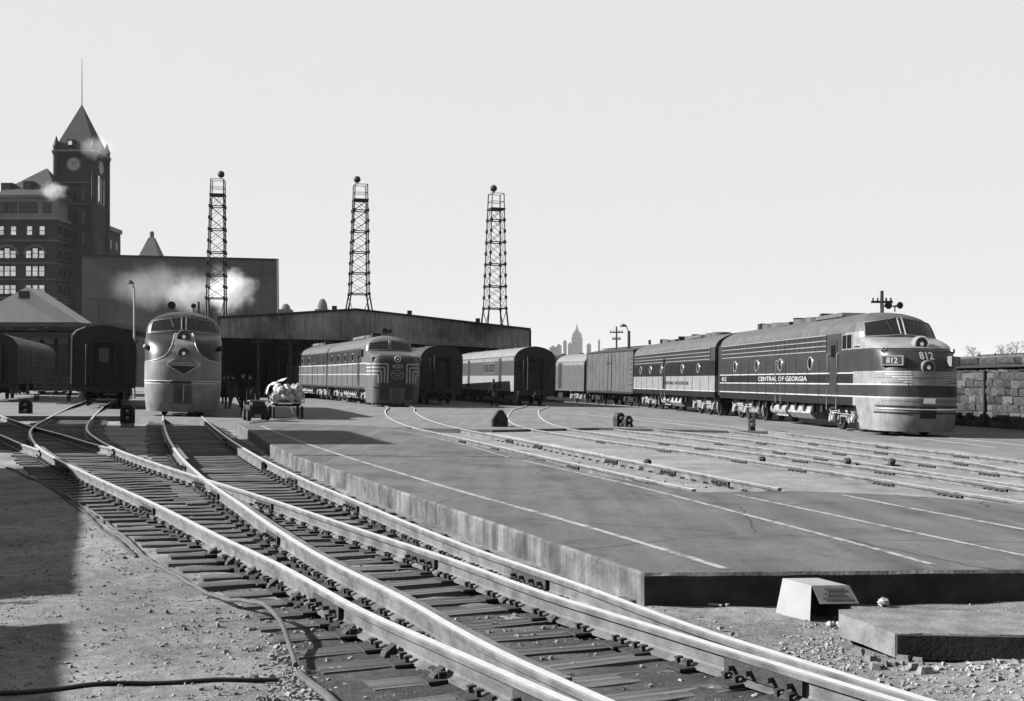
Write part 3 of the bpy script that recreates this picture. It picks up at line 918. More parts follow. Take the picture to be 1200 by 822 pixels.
WHEEL_M = {}
def wheel_mesh(r):
    if r not in WHEEL_M:
        mb = MB()
        for sx in (-1, 1):
            mb.cyl((sx * .70, 0, r), (sx * .83, 0, r), r, 20); mb.cyl((sx * .69, 0, r), (sx * .72, 0, r), r + .025, 20)
            mb.cyl((sx * .80, 0, r), (sx * .95, 0, r), .12, 10)
        mb.cyl((-.7, 0, r), (.7, 0, r), .08, 8)
        WHEEL_M[r] = mb.mesh('wheelset', [M_black], True)
    return WHEEL_M[r]
TRK = {}
def truck(parent, y, axles=3, base=1.75, r=.457, m=None):
    m = m or M_truck
    span = (axles - 1) * base
    for k in range(axles):
        link('wheelset', wheel_mesh(r), parent, (0, y - span / 2 + k * base, 0))
    key = (axles, base, m.name)
    if key not in TRK:
        out = []
        for sx in (-1, 1):
            mb = MB(); x = sx * 1.0
            yy0, yy1 = -span / 2 - .55, span / 2 + .55
            # frame: upper beam with dropped pedestals
            mb.box((x, 0, .78), (.12, yy1 - yy0, .16))
            for k in range(axles):
                c = -span / 2 + k * base
                mb.box((x + sx * .05, c, .50), (.24, .30, .32)); mb.cyl((x + sx * .1, c, .48), (x + sx * .22, c, .48), .12, 10)
                mb.extr([(c - .42, .72), (c - .30, .72), (c - .17, .36), (c - .24, .36)], 'x', x - .05, x + .06)
                mb.extr([(c + .30, .72), (c + .42, .72), (c + .24, .36), (c + .17, .36)], 'x', x - .05, x + .06)
                mb.box((x + sx * .07, c - .62, .47), (.07, .07, .5)); mb.box((x + sx * .05, c + .60, .44), (.05, .16, .3))
                mb.cyl((x + sx * .09, c - .45, .95), (x + sx * .09, c - .15, .95), .11, 10)
            for k in range(axles - 1):
                c = -span / 2 + (k + .5) * base
                mb.box((x, c, .40), (.16, .9, .10))
                for q in (-.28, -.09, .10, .29):
                    mb.cyl((x + sx * .06, c + q, .40), (x + sx * .06, c + q, .70), .075, 8)
                mb.box((x + sx * .08, c, .74), (.14, .95, .08))
            mb.tube([(x + sx * .16, yy0 + .1, .9), (x + sx * .17, yy0 + .4, .62), (x + sx * .17, 0, .60), (x + sx * .16, yy1 - .3, .66), (x + sx * .14, yy1, .95)], .022, 5)
            mb.box((x, yy0 - .03, .6), (.1, .08, .42)); mb.box((x, yy1 + .03, .6), (.1, .08, .42))
            out.append(mb.mesh('side_frame', [m, M_black]))
        mb = MB(); mb.box((0, 0, .72), (1.7, span + .6, .18)); mb.box((0, 0, .9), (1.2, .8, .2))
        out.append(mb.mesh('bolster', M_black)); TRK[key] = out
    a, b, c = TRK[key]
    link('side_frame', a, parent, (0, y, 0)); link('side_frame', b, parent, (0, y, 0)); link('bolster', c, parent, (0, y, 0))

def lamp(parent, shell, x, z, r, name='headlight', off=0.05, depth=.12, ring=M_chrome):
    p = shell.pt(x, z); n = shell.N(x, z); n = Vector((n.x * .5, n.y, 0)).normalized()
    o = MB(); seg = 18
    q = n.to_track_quat('Z', 'Y').to_matrix()
    vs = []
    for rr, d in ((r * 1.18, -.10), (r * 1.18, off), (r * 1.0, off + .02), (r * .92, off + .005), (r * .9, off - .06)):
        for k in range(seg):
            a = 2 * math.pi * k / seg; vs.append(p + q @ Vector((rr * math.cos(a), rr * math.sin(a), d)))
    fs = [(j * seg + k, j * seg + (k + 1) % seg, (j + 1) * seg + (k + 1) % seg, (j + 1) * seg + k) for j in range(4) for k in range(seg)]
    o.add(vs, fs); h = o.build(name, ring, parent, smooth=True)
    g_ = MB(); c = p + n * (off - .05)
    vs = [c + q @ Vector((0, 0, .05))]
    for k in range(seg):
        a = 2 * math.pi * k / seg; vs.append(c + q @ Vector((r * .9 * math.cos(a), r * .9 * math.sin(a), 0)))
    g_.add(vs, [(0, 1 + k, 1 + (k + 1) % seg) for k in range(seg)]); g_.build('lens', M_glass, h, smooth=True)
    b_ = MB(); b_.cyl(c + n * .035, c + n * .075, r * .3, 12); b_.build('bulb_holder', M_chrome, h)
    return h

def porthole(parent, y, z, w=1.53, side=-1, r=.24):
    seg = 20; mb = MB(); vs = []
    for rr, d in ((r * 1.18, .0), (r * 1.12, .03), (r * .96, .03), (r * .94, .0)):
        for k in range(seg):
            a = 2 * math.pi * k / seg; vs.append((side * (w + d), y + rr * math.cos(a), z + rr * math.sin(a)))
    fs = [(j * seg + k, j * seg + (k + 1) % seg, (j + 1) * seg + (k + 1) % seg, (j + 1) * seg + k) for j in range(3) for k in range(seg)]
    mb.add(vs, fs); f = mb.build('porthole', M_chrome, parent)
    mb = MB(); mb.add([(side * (w + .008), y + r * .95 * math.cos(2 * math.pi * k / seg), z + r * .95 * math.sin(2 * math.pi * k / seg)) for k in range(seg)], [tuple(range(seg))])
    mb.build('pane', M_glass, f)

def side_text(parent, body, y, z, h, width, m, side=-1, w=1.53):
    # seen from the left (-x) side the text must run from far (+y) to near (-y)
    mb = text_mb(body, h, lambda u, v: (side * (w + .016), y + side * -1 * -u if side > 0 else y - u, z + v), width)
    return mb.build('lettering', m, parent)

def handrail(parent, x, y, z0, z1, m=M_chrome):
    mb = MB(); s = 1 if x > 0 else -1
    mb.tube([(x, y, z0), (x + s * .07, y, z0 + .04), (x + s * .07, y, z1 - .04), (x, y, z1)], .018, 6)
    return mb.build('handrail', m, parent)

def fan(parent, y, zr, r=.55):
    mb = MB(); mb.cyl((0, y, zr - .08), (0, y, zr + .16), r, 18); f = mb.build('fan_housing', M_roof, parent)
    mb = MB(); mb.cyl((0, y, zr + .16), (0, y, zr + .175), r * .86, 18); mb.build('fan_grille', M_dark, f)

# EMD-style bulldog nose
EF = [(.15, .22), (.5, .08), (1.0, .01), (1.3, 0), (1.8, .02), (2.2, .07), (2.6, .20), (2.9, .40), (3.10, .68), (3.25, 1.10), (3.35, 1.62), (3.42, 2.06), (3.9, 2.36), (4.12, 2.52), (4.22, 2.75), (4.32, 3.15), (4.40, 3.8), (4.45, 5.0)]
EW = [(.15, 1.44), (1.0, 1.53), (3.50, 1.53), (3.62, 1.52), (3.80, 1.46), (3.96, 1.35), (4.10, 1.16), (4.22, .93), (4.32, .68), (4.40, .38), (4.45, .05)]
EL = [(.15, 1.2), (1.0, 1.42), (2.2, 1.45), (2.9, 1.4), (3.27, 1.2), (3.42, .85), (3.9, .78), (4.22, .7), (4.45, .3)]
bull = Shell(EF, EW, EL, 2.45)

def loco_common(t, L, body_w=1.53, roof=4.4, axles=3, nose=True, truck_m=None):
    truck(t, 3.9 if nose else 3.5, axles, 2.0 if axles == 3 else 2.4, m=truck_m); truck(t, L - 3.6, axles, 2.0 if axles == 3 else 2.4, m=truck_m)
    mb = MB(); mb.extr([(-1.2, .95), (-1.35, .55), (-1.1, .32), (1.1, .32), (1.35, .55), (1.2, .95)], 'y', L * .5 - 2.6, L * .5 + .2)
    mb.build('fuel_tank', M_truck, t)
    mb = MB(); mb.box((0, L * .5 + 1.3, .62), (2.4, 1.6, .55)); mb.cyl((-1.15, L * .5 + .5, .62), (-1.15, L * .5 + 2.6, .62), .2, 12); mb.build('air_tank', M_truck, t)
    mb = MB()
    for k in range(10):
        y = 6.7 + k * (L - 12) / 9
        mb.box((-1.3, y, .78), (.12, .25, .3))
    mb.build('underframe_box', M_black, t, kind='stuff')
    mb = MB(); mb.box((0, L * .5, 1.02), (2.7, L - 3.2, .12)); mb.build('underframe', M_black, t)
    mb = MB(); mb.box((0, L + .15, .9), (.3, .5, .3)); mb.build('coupler', M_black, t)

def pilot(sh, t, m, zt=.98, ln=2.75, n=14):
    zs = list(np.linspace(.16, zt, 9)); rows = []
    for z in zs:
        w, f, L = sh.w(z), sh.f(z), sh.L(z); r = [(-w, ln - .25 * (zt - z), z)]
        for k in range(-n, n + 1):
            ph = k / n * math.pi / 2
            r.append((w * math.copysign(abs(math.sin(ph)) ** (2 / sh.p), ph), f + L * (1 - abs(math.cos(ph)) ** (2 / sh.p)), z))
        r.append((w, ln - .25 * (zt - z), z)); rows.append(r)
    mb = MB(); m_ = len(rows[0])
    for r in rows: mb.v += r
    mb.f = [(j * m_ + i, j * m_ + (i + 1) % m_, (j + 1) * m_ + (i + 1) % m_, (j + 1) * m_ + i) for j in range(len(zs) - 1) for i in range(m_)]
    mb.f.append(tuple(range(m_ - 1, -1, -1))); mb.m = [0] * len(mb.f)
    return mb.build('pilot', m, t, smooth=True)

def cog_unit(t, L, nose=True, flipped=False):
    mats = [M_cblack, M_white, M_mid, M_light, M_roof, M_steel, M_dark]
    bz = [1.02, 1.28, 1.33, 1.72, 1.77, 2.12, 2.17, 2.92, 3.0, 3.62]
    def ch(x, y, z):
        nosey = nose and y < 3.05
        if z > 3.62: return 4
        if nose and y < 3.9 and z > 2.98: return 3
        if nosey and z < 1.27: return 5
        if z < 1.28: return 0
        if flipped:
            return 1 if z < 1.33 else 3 if z < 2.12 else 0 if z < 2.92 else 6 if z < 3.62 else 4
        if nosey:
            if z < 1.33: return 1
            if z < 1.72: return 2
            if z < 1.77: return 1
            if z < 2.2: return 5 if z < 1.95 else 3
            return 2
        if z < 1.33: return 1
        if z < 1.72: return 2
        if z < 1.77: return 1
        if z < 2.12: return 0
        if z < 2.17: return 1
        if z < 2.92: return 2
        return 6
    cuts = [1.6, 3.05, 3.9, 6.2, L - .4]
    bull.body(.98, 4.45, L, ch, mats, t, cuts if nose else [0.4, L - .4], [z for z in bz], nose=nose) if nose else None
    if not nose:
        fl = Shell([(0, 0), (5, 0)], EW, [(0, .02), (5, .02)], 2.3)
        fl.body(.98, 4.45, L, ch, mats, t, [.4, L - .4], bz, nose=False)
    else: pilot(bull, t, M_steel)
    loco_common(t, L, nose=nose)
    y0 = 5.8 if nose else .9; y1 = L - .5
    # side grilles: bright horizontal bars over dark screens
    for s in (-1, 1):
        side_rect('grille_screen', M_black, t, y0, y1, 2.98, 3.60, s, off=.006)
        for k, z in enumerate((3.0, 3.19, 3.39, 3.6)):
            side_rect('grille_bar', M_light, t, y0 - .03, y1 + .03, z - .02, z + .02, s, off=.03, th=.03)
        if flipped or True:
            n = int((y1 - y0) / .62)
            mb = MB()
            for k in range(n + 1):
                y = y0 + (y1 - y0) * k / n
                mb.box((s * 1.545, y, 3.3), (.02, .03, .6))
            mb.build('grille_post', M_mid, t, kind='stuff')
        for y in ([7.6, 11.4, 14.8, 18.4] if nose else [3.4, 7.0, 12.4, 15.6, 18.6]):
            porthole(t, y if nose else y, 2.55, side=s)
    # doors, ladders, handrails on the visible side
    for s in (-1, 1):
        yd = 5.0 if nose else L * .55
        d = side_rect('door', M_mid if not flipped else M_cblack, t, yd - .38, yd + .38, 1.35, 3.35, s, off=.022)
        side_rect('door_window', M_glass, d, yd - .22, yd + .22, 2.75, 3.2, s, off=.034)
        for q in (-.5, .5): handrail(t, s * 1.54, yd + q, .75, 2.9)
        for k in range(3):
            mb = MB(); mb.box((s * 1.42, yd, .35 + .25 * k), (.2, .6, .04)); mb.build('step', M_dark, t)
        if nose:
            yd = 11.4
            for q in (-.35, .35): handrail(t, s * 1.54, yd + q, .9, 2.75)
            w_ = side_rect('cab_window', M_chrome, t, 3.15, 4.15, 2.98, 3.58, s, off=.02)
            side_rect('pane', M_glass, w_, 3.22, 4.08, 3.04, 3.53, s, off=.03)
            side_rect('pillar', M_chrome, w_, 3.62, 3.67, 3.02, 3.55, s, off=.036)
    mb = MB()
    for y in np.linspace(1.2 if not nose else 5.2, L - 1, 12):
        for s in (-1, 1): mb.box((s * 1.538, y, 2.0), (.012, .025, 1.5))
    mb.build('panel_seam', M_dark, t, kind='stuff')
    # roof gear
    for y in ((11, 12.4, 15.6, 17.0) if nose else (4.2, 5.6, 9, 10.4, 16.5)): fan(t, y, 4.42)
    mb = MB(); mb.box((0, 8.2, 4.48), (1.1, 3.2, .16), taper=.9); mb.box((0, 14, 4.46), (.9, 1.4, .14)); mb.build('roof_hatch', M_roof, t)
    for y in (9.8, 13.2, 18.4):
        mb = MB(); mb.box((0, y, 4.56), (.5, .3, .28)); mb.build('exhaust_stack', M_black, t)
    mb = MB(); mb.cyl((0.1, L - 2, 4.4), (0.1, L - 2, 4.72), .2, 10); mb.build('roof_vent', M_black, t)

def windshield(t, sh, x0=.09, x1=1.34, zb0=3.52, zb1=3.42, zt0=4.10, zt1=3.90, frame=M_light):
    for s in (-1, 1):
        c = [(s * x1, zb1), (s * x0, zb0), (s * x0, zt0), (s * x1 * .93, zt1)]
        if s > 0: c = [c[1], c[0], c[3], c[2]]
        f = sh.line(c, .03, frame, t, 'windshield_frame', off=.02, closed=True)
        sh.patch(c, M_glass, f, 'windshield', off=.016)
        mb = MB()  # wiper
        a = sh.pt(s * .55, zt0 - .06, .05); b = sh.pt(s * .42, zb0 + .12, .05); mb.tube([a, b], .012, 5); mb.build('wiper', M_black, f)

def horns(t, pts, z, y):
    for x, r, d in pts:
        mb = MB(); mb.cyl((x, y + .5, z), (x, y + .05, z), .03, 8, r1=.05); mb.cyl((x, y + .05, z), (x, y - .15, z), .05, 12, r1=r)
        mb.cyl((x, y + .3, z - .2), (x, y + .3, z), .03, 6); mb.build('horn', M_black, t, smooth=True)

# ---- striped diesel with the number 812
th_c = .085
XN, YN = 13.95, 38.6
cog = vehicle('diesel_locomotive', XN, YN, th_c, label='streamlined diesel locomotive numbered 812 with round nose and striped grey sides, at right', cat='locomotive')
cog_unit(cog, 21.2)
windshield(cog, bull, x1=1.36, zb0=3.50, zb1=3.41, zt0=4.13, zt1=3.93)
lamp(cog, bull, 0, 3.14, .24, off=.16); lamp(cog, bull, 0, 2.33, .22, off=.04, ring=M_light)
def on_nose(sh, x0, z0, off=.03): return lambda u, v: sh.pt(x0 + u, z0 + v, off)
text_mb('812', .26, on_nose(bull, 0, 2.72)).build('number', M_white, cog)
for s in (-1, 1):
    c = (s * 1.12, 2.56)
    q = [(c[0] - .34, c[1] - .16), (c[0] + .34, c[1] - .16), (c[0] + .34, c[1] + .16), (c[0] - .34, c[1] + .16)]
    # number board: a box standing out from the nose
    ctrp = bull.pt(c[0], c[1]); nn = bull.N(c[0], c[1]); nn = Vector((nn.x, nn.y, 0)).normalized(); tx = Vector((-nn.y, nn.x, 0)) 
    if tx.x < 0: tx = -tx
    mb = MB(); R_ = math.atan2(tx.y, tx.x)
    mb.box(ctrp + nn * .04, (.8, .16, .34), 0, rz=R_); nb = mb.build('number_board', M_light, cog)
    mb = MB(); mb.box(ctrp + nn * .122, (.68, .01, .26), 0, rz=R_); mb.build('board_face', M_mid, nb)
    text_mb('812', .2, lambda u, v: ctrp + nn * .135 + tx * u + Vector((0, 0, v))).build('number', M_white, nb)
    lamp(cog, bull, s * 1.28, 2.92, .08, name='class_lamp', off=.06)
# stepped light speed marks on both nose flanks
for s in (-1, 1):
    for k in range(5):
        z = 2.20 - k * .085; x0 = .62 - k * .02; x1 = 1.50 - k * .16
        c = [(-x1, z - .05), (-x0, z - .05), (-x0, z), (-x1, z)]
        if s > 0: c = [(x0, z - .05), (x1, z - .05), (x1, z), (x0, z)]
        bull.patch(c, M_white, cog, 'speed_stripe', off=.014, nv=1)
for z, r, m in ((1.02, .028, M_dark), (.80, .028, M_dark), (.92, .02, M_chrome)):
    bull.line([(-1.5, z), (-1.2, z), (-.6, z), (0, z), (.6, z), (1.2, z), (1.5, z)], r, m, cog, 'pilot_moulding', off=.01)
bull.patch([(-.62, 1.72), (.62, 1.72), (.62, 1.92), (-.62, 1.92)], M_steel, cog, 'emblem_plate', off=.02, nv=1)
bull.patch([(-.3, .62), (.3, .62), (.3, .98), (-.3, .98)], M_black, cog, 'coupler_cover', off=.02)
bull.patch([(-.22, 1.12), (.22, 1.12), (.22, 1.3), (-.22, 1.3)], M_chrome, cog, 'step_plate', off=.05, nv=1)
side_text(cog, 'CENTRAL OF GEORGIA', 11.2, 1.945, .20, 6.6, M_white); side_text(cog, '812', 20.3, 1.945, .22, .85, M_white)
for z in (2.97, 1.98): bull.line([(-1.52, z), (-1.1, z), (-.5, z), (0, z), (.5, z), (1.1, z), (1.52, z)], .006, M_dark, cog, 'nose_seam', off=.004)
for x in (-.72, .72): bull.line([(x, 1.4), (x, 1.8), (x, 2.3), (x, 2.9)], .006, M_dark, cog, 'nose_seam', off=.004)
def rivets(sh, t, rows):
    mb = MB()
    for z, x0, x1, n_ in rows:
        for k in range(n_):
            x = x0 + (x1 - x0) * k / (n_ - 1); p = sh.pt(x, z, .004); mb.box(p, (.022, .022, .022))
    mb.build('rivet_row', M_dark, t, kind='stuff')
rivets(bull, cog, [(1.2, -1.4, 1.4, 40), (1.82, -1.4, 1.4, 40), (2.9, -1.35, 1.35, 36)]); rivets(bull, ic, [(1.46, -1.45, 1.45, 44), (1.2, -1.4, 1.4, 40)]) if 'ic' in globals() else None
horns(cog, ((-.18, .15, 0), (.28, .13, 0)), 4.62, 3.2)
for s in (-1, 1):
    sq = MB(); sq.tube([(s * 1.56, 3.0, 3.1), (s * 1.60, 2.6, 3.12), (s * 1.45, 2.2, 3.14)], .02, 6); sq.build('grab_iron', M_chrome, cog)
    side_rect('sand_hatch', M_dark, cog, 2.6, 2.95, .5, .8, s, w=1.48)

cog.scale = (.94, 1, 1)
# ---- second unit, light lower band
b0 = 21.9
cog2 = vehicle('diesel_locomotive', XN - b0 * math.sin(th_c), YN + b0 * math.cos(th_c), th_c + .012, label='second diesel unit coupled behind the 812, with a pale lower band', cat='locomotive')
cog_unit(cog2, 21.0, nose=False, flipped=True)
side_text(cog2, 'CENTRAL OF GEORGIA', 8.5, 1.72, .2, 6.2, M_mid)
mb = MB(); mb.extr([(-1.35, 1.1), (1.35, 1.1), (1.35, 3.6), (.9, 4.15), (-.9, 4.15), (-1.35, 3.6)], 'y', -.55, .02); mb.build('diaphragm', M_black, cog2)
mb = MB(); mb.tube([(-.6, 20.2, 4.4), (-.6, 20.25, 4.7)], .1, 8); mb.build('roof_vent', M_black, cog2)

# ---- diesel with the diamond herald (head on)
ic = vehicle('diesel_locomotive', -13.3, 46.5, .28, label='streamlined diesel seen head-on with diamond herald between two round lamps on its nose', cat='locomotive')
M_icd = mat('ic_brown', .018, .4, noise=.2, scale=2, streak=.2); M_ico = mat('ic_orange', .28, .42, noise=.12, scale=2, streak=.25); M_icl = mat('ic_line', .6, .4, noise=.1)
def ch_ic(x, y, z):
    if z > 3.62: return 0
    if y < 3.05 and z < 1.27: return 3
    if z < 1.28: return 2
    if z < 1.34: return 4
    if y < 3.05 and z < 2.2: return 1
    if z < 2.2 and y >= 3.05: return 1 if z > 1.34 else 2
    return 0
pilot(bull, ic, M_steel)
bull.body(.98, 4.45, 21.0, ch_ic, [M_icd, M_ico, M_cblack, M_steel, M_icl], ic, [1.6, 3.05, 6], [1.27, 1.28, 1.34, 2.2, 3.62])
loco_common(ic, 21.0)
windshield(ic, bull, frame=M_light)
# pale tongue rising to the headlight
def hwid(z):
    return float(np.interp(z, [1.34, 2.16, 2.2, 2.27, 2.4, 2.6, 2.8, 3.1, 3.32, 3.42], [1.52, 1.52, 1.30, .98, .74, .58, .48, .41, .38, .34]))
zs_ = list(np.linspace(1.34, 3.42, 40)); mb = MB(); vs = []
nu = 24
for z in zs_:
    for i in range(nu + 1): vs.append(bull.pt(-hwid(z) + 2 * hwid(z) * i / nu, z, .010))
mb.add(vs, [(j * (nu + 1) + i, j * (nu + 1) + i + 1, (j + 1) * (nu + 1) + i + 1, (j + 1) * (nu + 1) + i) for j in range(len(zs_) - 1) for i in range(nu)])
mb.build('nose_panel', M_ico, ic, smooth=True)
for s in (-1, 1):
    bull.line([(s * min(1.5, hwid(z)), z) for z in (2.17, 2.2, 2.23, 2.27, 2.33, 2.4, 2.5, 2.6, 2.8, 3.1, 3.32, 3.42)], .02, M_icl, ic, 'trim_line', off=.012, sub=3)
for s in (-1, 1): bull.line([(s * 1.5, 1.40), (s * .8, 1.40), (s * .42, 1.40)], .025, M_icl, ic, 'trim_line', off=.015)
for s in (-1, 1): bull.line([(s * 1.45, 3.38), (s * .9, 3.42), (s * .42, 3.44)], .016, M_icl, ic, 'trim_line', off=.012)
lamp(ic, bull, 0, 3.22, .25, off=.30, ring=M_ico); lamp(ic, bull, 0, 2.52, .23, off=.06, ring=M_light)
# diamond (lower half shows under the lamp) with lettered bar
bull.patch([(-.66, 2.02), (.66, 2.02), (.66, 2.15), (-.66, 2.15)], M_icl, ic, 'herald_bar', off=.045, nv=1)
text_mb('ILLINOIS CENTRAL', .085, on_nose(bull, 0, 2.085, .055), 1.14).build('lettering', M_cblack, ic)
for s in (-1, 1):
    bull.line([(s * .64, 2.03), (s * .3, 1.84), (0, 1.66)], .022, M_icl, ic, 'herald_edge', off=.035)
    bull.line([(s * .60, 2.14), (s * .36, 2.28)], .022, M_icl, ic, 'herald_edge', off=.035)
bull.patch([(-.5, 2.02), (.5, 2.02), (.04, 1.70), (-.04, 1.70)], M_icd, ic, 'herald_field', off=.022)
bull.patch([(-.5, 1.30), (.32, 1.30), (.32, 1.40), (-.5, 1.40)], M_cblack, ic, 'nose_slot', off=.03, nv=1)
bull.patch([(-.38, .50), (-.02, .50), (-.02, 1.25), (-.38, 1.25)], M_roof, ic, 'coupler_door', off=.02)
bull.patch([(.02, .50), (.36, .50), (.36, 1.25), (.02, 1.25)], M_roof, ic, 'coupler_door', off=.02)
mb = MB(); mb.tube([bull.pt(0.02, 1.24, .06), bull.pt(.02, .62, .06)], .02, 6); mb.build('air_hose', M_icl, ic)
for s in (-1, 1):
    c = (s * 1.40, 2.78); cp = bull.pt(*c)
    mb = MB(); mb.sphere((cp.x + s * .08, cp.y - .05, cp.z), .12, 12, 8); mb.build('class_lamp', M_light if s < 0 else M_dark, ic, smooth=True)
    handrail(ic, s * 1.52, 3.6, 1.5, 3.2)
horns(ic, ((-.52, .17, 0), (.38, .11, 0)), 4.62, 3.0)
mb = MB(); mb.cyl((.63, 6, 4.4), (.63, 6, 5.0), .05, 8); mb.build('antenna', M_black, ic)
for s in (-1, 1):
    for y in (7.5, 11, 15, 18): porthole(ic, y, 2.55, side=s)
for y in (11, 12.4, 15.6, 17.0): fan(ic, y, 4.42)

# ---- diesel 4203 with nested nose stripes
PF = [(.15, .10), (.5, .02), (1.0, 0), (2.75, .02), (2.95, .10), (3.08, .28), (3.18, .7), (3.28, 1.5), (3.36, 2.1), (3.44, 2.35), (4.0, 2.6), (4.15, 2.7), (4.28, 2.95), (4.38, 3.3), (4.46, 4.0), (4.5, 5.2)]
PW = [(.15, 1.46), (1.0, 1.52), (3.50, 1.52), (3.66, 1.50), (3.85, 1.43), (4.02, 1.30), (4.16, 1.10), (4.28, .86), (4.38, .6), (4.46, .3), (4.5, .05)]
PL = [(.15, .7), (2.75, .75), (3.18, .75), (3.44, .5), (4.5, .4)]
pa = Shell(PF, PW, PL, 3.0)
M_nyd = mat('ny_dark_grey', .03, .4, noise=.15, scale=2, streak=.25); M_nyl = mat('ny_light_grey', .15, .4, noise=.12, scale=2, streak=.3)
def ny_choose(nose):
    def ch(x, y, z):
        if z > 3.62: return 1 if nose and y < 4.2 else 2
        if z < 1.12: return 3 if not (nose and y < 3.0) else 1
        if nose and y < 2.1 and abs(x) > .95 and z < 3.3: return 1
        if nose and y < 1.0: return 0
        if nose and y < 2.1 and z > 3.08: return 1 
        if z < 2.62: return 1
        if z < 2.67: return 4
        if nose and y < 4.2: return 1
        return 0
    return ch
def ny_unit(t, L, nose):
    sh = pa if nose else Shell([(0, 0), (5, 0)], PW, [(0, .02), (5, .02)], 2.3)
    if nose: pilot(pa, t, M_nyl)
    sh.body(.98, 4.5, L, ny_choose(nose), [M_nyd, M_nyl, M_roof, M_black, M_white], t, [.35, .7, 1.0, 2.1, 3.0, 4.2] if nose else [.3], [1.12, 2.62, 2.67, 3.08, 3.3, 3.62], nose=nose)
    loco_common(t, L, nose=nose, truck_m=M_truck)
    for s in (-1, 1):
        y0 = 2.3 if nose else .2
        side_rect('side_stripe', M_white, t, y0, L - .3, 1.90, 1.96, s, w=1.52)
        side_rect('side_stripe', M_white, t, y0, L - .3, 2.60, 2.68, s, w=1.52)
        for y in np.arange(5 if nose else 1.2, L - .5, 2.4):
            side_rect('panel_batten', M_nyd, t, y, y + .05, 1.15, 3.5, s, w=1.52, off=.02)
        for y in ((7.2, 10.4, 13.6, 16.8)):
            w_ = side_rect('side_window', M_light, t, y, y + .7, 2.8, 3.35, s, w=1.52, off=.02); side_rect('pane', M_glass, w_, y + .06, y + .64, 2.86, 3.29, s, w=1.52, off=.03)
        if nose:
            w_ = side_rect('cab_window', M_light, t, 3.3, 4.3, 2.98, 3.6, s, w=1.52, off=.02); side_rect('pane', M_glass, w_, 3.36, 4.24, 3.03, 3.55, s, w=1.52, off=.03)
            d = side_rect('door', M_nyd, t, 4.9, 5.6, 1.2, 3.4, s, w=1.52, off=.02); side_rect('door_window', M_glass, d, 5.05, 5.45, 2.75, 3.2, s, w=1.52, off=.03)
        for y in (4.7, 5.8, L - .5): handrail(t, s * 1.53, y, .8, 2.9)
    mb = MB(); mb.box((0, L * .55, 4.52), (1.3, 5, .2), taper=.85); mb.build('roof_hatch', M_roof, t)
    for y in (L * .42, L * .7): fan(t, y, 4.46)
    mb = MB(); mb.box((0, 7.4, 4.6), (.6, .4, .3)); mb.build('exhaust_stack', M_black, t)
thn = .30
ny = vehicle('diesel_locomotive', -7.1, 71.0, thn, label='diesel locomotive numbered 4203 with nested pale stripes around its flat nose', cat='locomotive')
ny_unit(ny, 19.6, True)
windshield(ny, pa, x0=.06, x1=1.36, zb0=3.50, zb1=3.47, zt0=4.1, zt1=3.92, frame=M_light)
lamp(ny, pa, 0, 2.95 - .06, .17, off=.08)
text_mb('4203', .26, on_nose(pa, 0, 2.45)).build('number', M_white, ny)
# oval herald
for r_, m in ((1.0, M_light), (.84, M_nyd)):
    mb = MB(); mb.add([pa.pt(.42 * r_ * math.cos(a), 1.93 + .29 * r_ * math.sin(a), .02 + (1 - r_) * .05) for a in np.linspace(0, 2 * math.pi, 28, endpoint=False)], [tuple(range(28))])
    mb.build('oval_herald', m, ny)
text_mb('NEW YORK CENTRAL', .08, on_nose(pa, 0, 1.99, .04), .56).build('lettering', M_white, ny)
text_mb('SYSTEM', .07, on_nose(pa, 0, 1.86, .04), .34).build('lettering', M_white, ny)
for k, z in enumerate((2.58, 2.36, 2.14, 1.92)):
    xa = .60 + .19 * k
    for s in (-1, 1):
        h = .045
        c = [(-1.5, z - h), (-xa, z - h), (-xa, z + h), (-1.5, z + h)]
        if s > 0: c = [(xa, z - h), (1.5, z - h), (1.5, z + h), (xa, z + h)]
        pa.patch(c, M_white, ny, 'nose_stripe', off=.014, nv=1, nu=10)
        side_rect('nose_stripe', M_white, ny, .7, 2.3 + .0 * k, z - h, z + h, s, w=1.515, off=.016)
        c = [(-xa - .045, 1.4), (-xa + .045, 1.4), (-xa + .045, z), (-xa - .045, z)]
        if s > 0: c = [(-a[0], a[1]) for a in (c[1], c[0], c[3], c[2])]
        pa.patch(c, M_white, ny, 'nose_stripe', off=.018, nu=1, nv=4)
pa.patch([(-1.15, 2.72), (1.15, 2.72), (1.15, 3.05), (-1.15, 3.05)], M_nyd, ny, 'nose_crown', off=.008)
for s in (-1, 1):
    pa.patch([(s * .75 - .28, .4), (s * .75 + .28, .4), (s * .75 + .28, 1.1), (s * .75 - .28, 1.1)], M_nyd, ny, 'pilot_panel', off=.015)
    cp = pa.pt(s * 1.3, 2.86); mb = MB(); mb.box((cp.x + s * .12, cp.y + .35, cp.z), (.16, .5, .3)); mb.build('marker_light', M_black, ny)
pa.patch([(-.32, .35), (.32, .35), (.32, 1.05), (-.32, 1.05)], M_roof, ny, 'coupler_door', off=.02)
pa.line([(-1.4, 1.15), (0, 1.15), (1.4, 1.15)], .035, M_dark, ny, 'nose_moulding', off=.02)
side_text(ny, 'NEW YORK CENTRAL', 9.4, 2.28, .24, 4.6, M_light, w=1.52)
horns(ny, ((-.2, .2, 0), (.1, .14, 0)), 4.72, 3.3)
mb = MB(); mb.tube([(1.5, 3.2, 3.5), (1.9, 3.1, 3.6)], .03, 6); mb.build('mirror_arm', M_light, ny)
dx, dy = math.sin(thn), math.cos(thn)
ny2 = vehicle('diesel_locomotive', -7.1 - 20.2 * dx, 71 + 20.2 * dy, thn + .05, label='plain-ended grey diesel unit coupled behind the 4203', cat='locomotive')
ny_unit(ny2, 19.0, False)
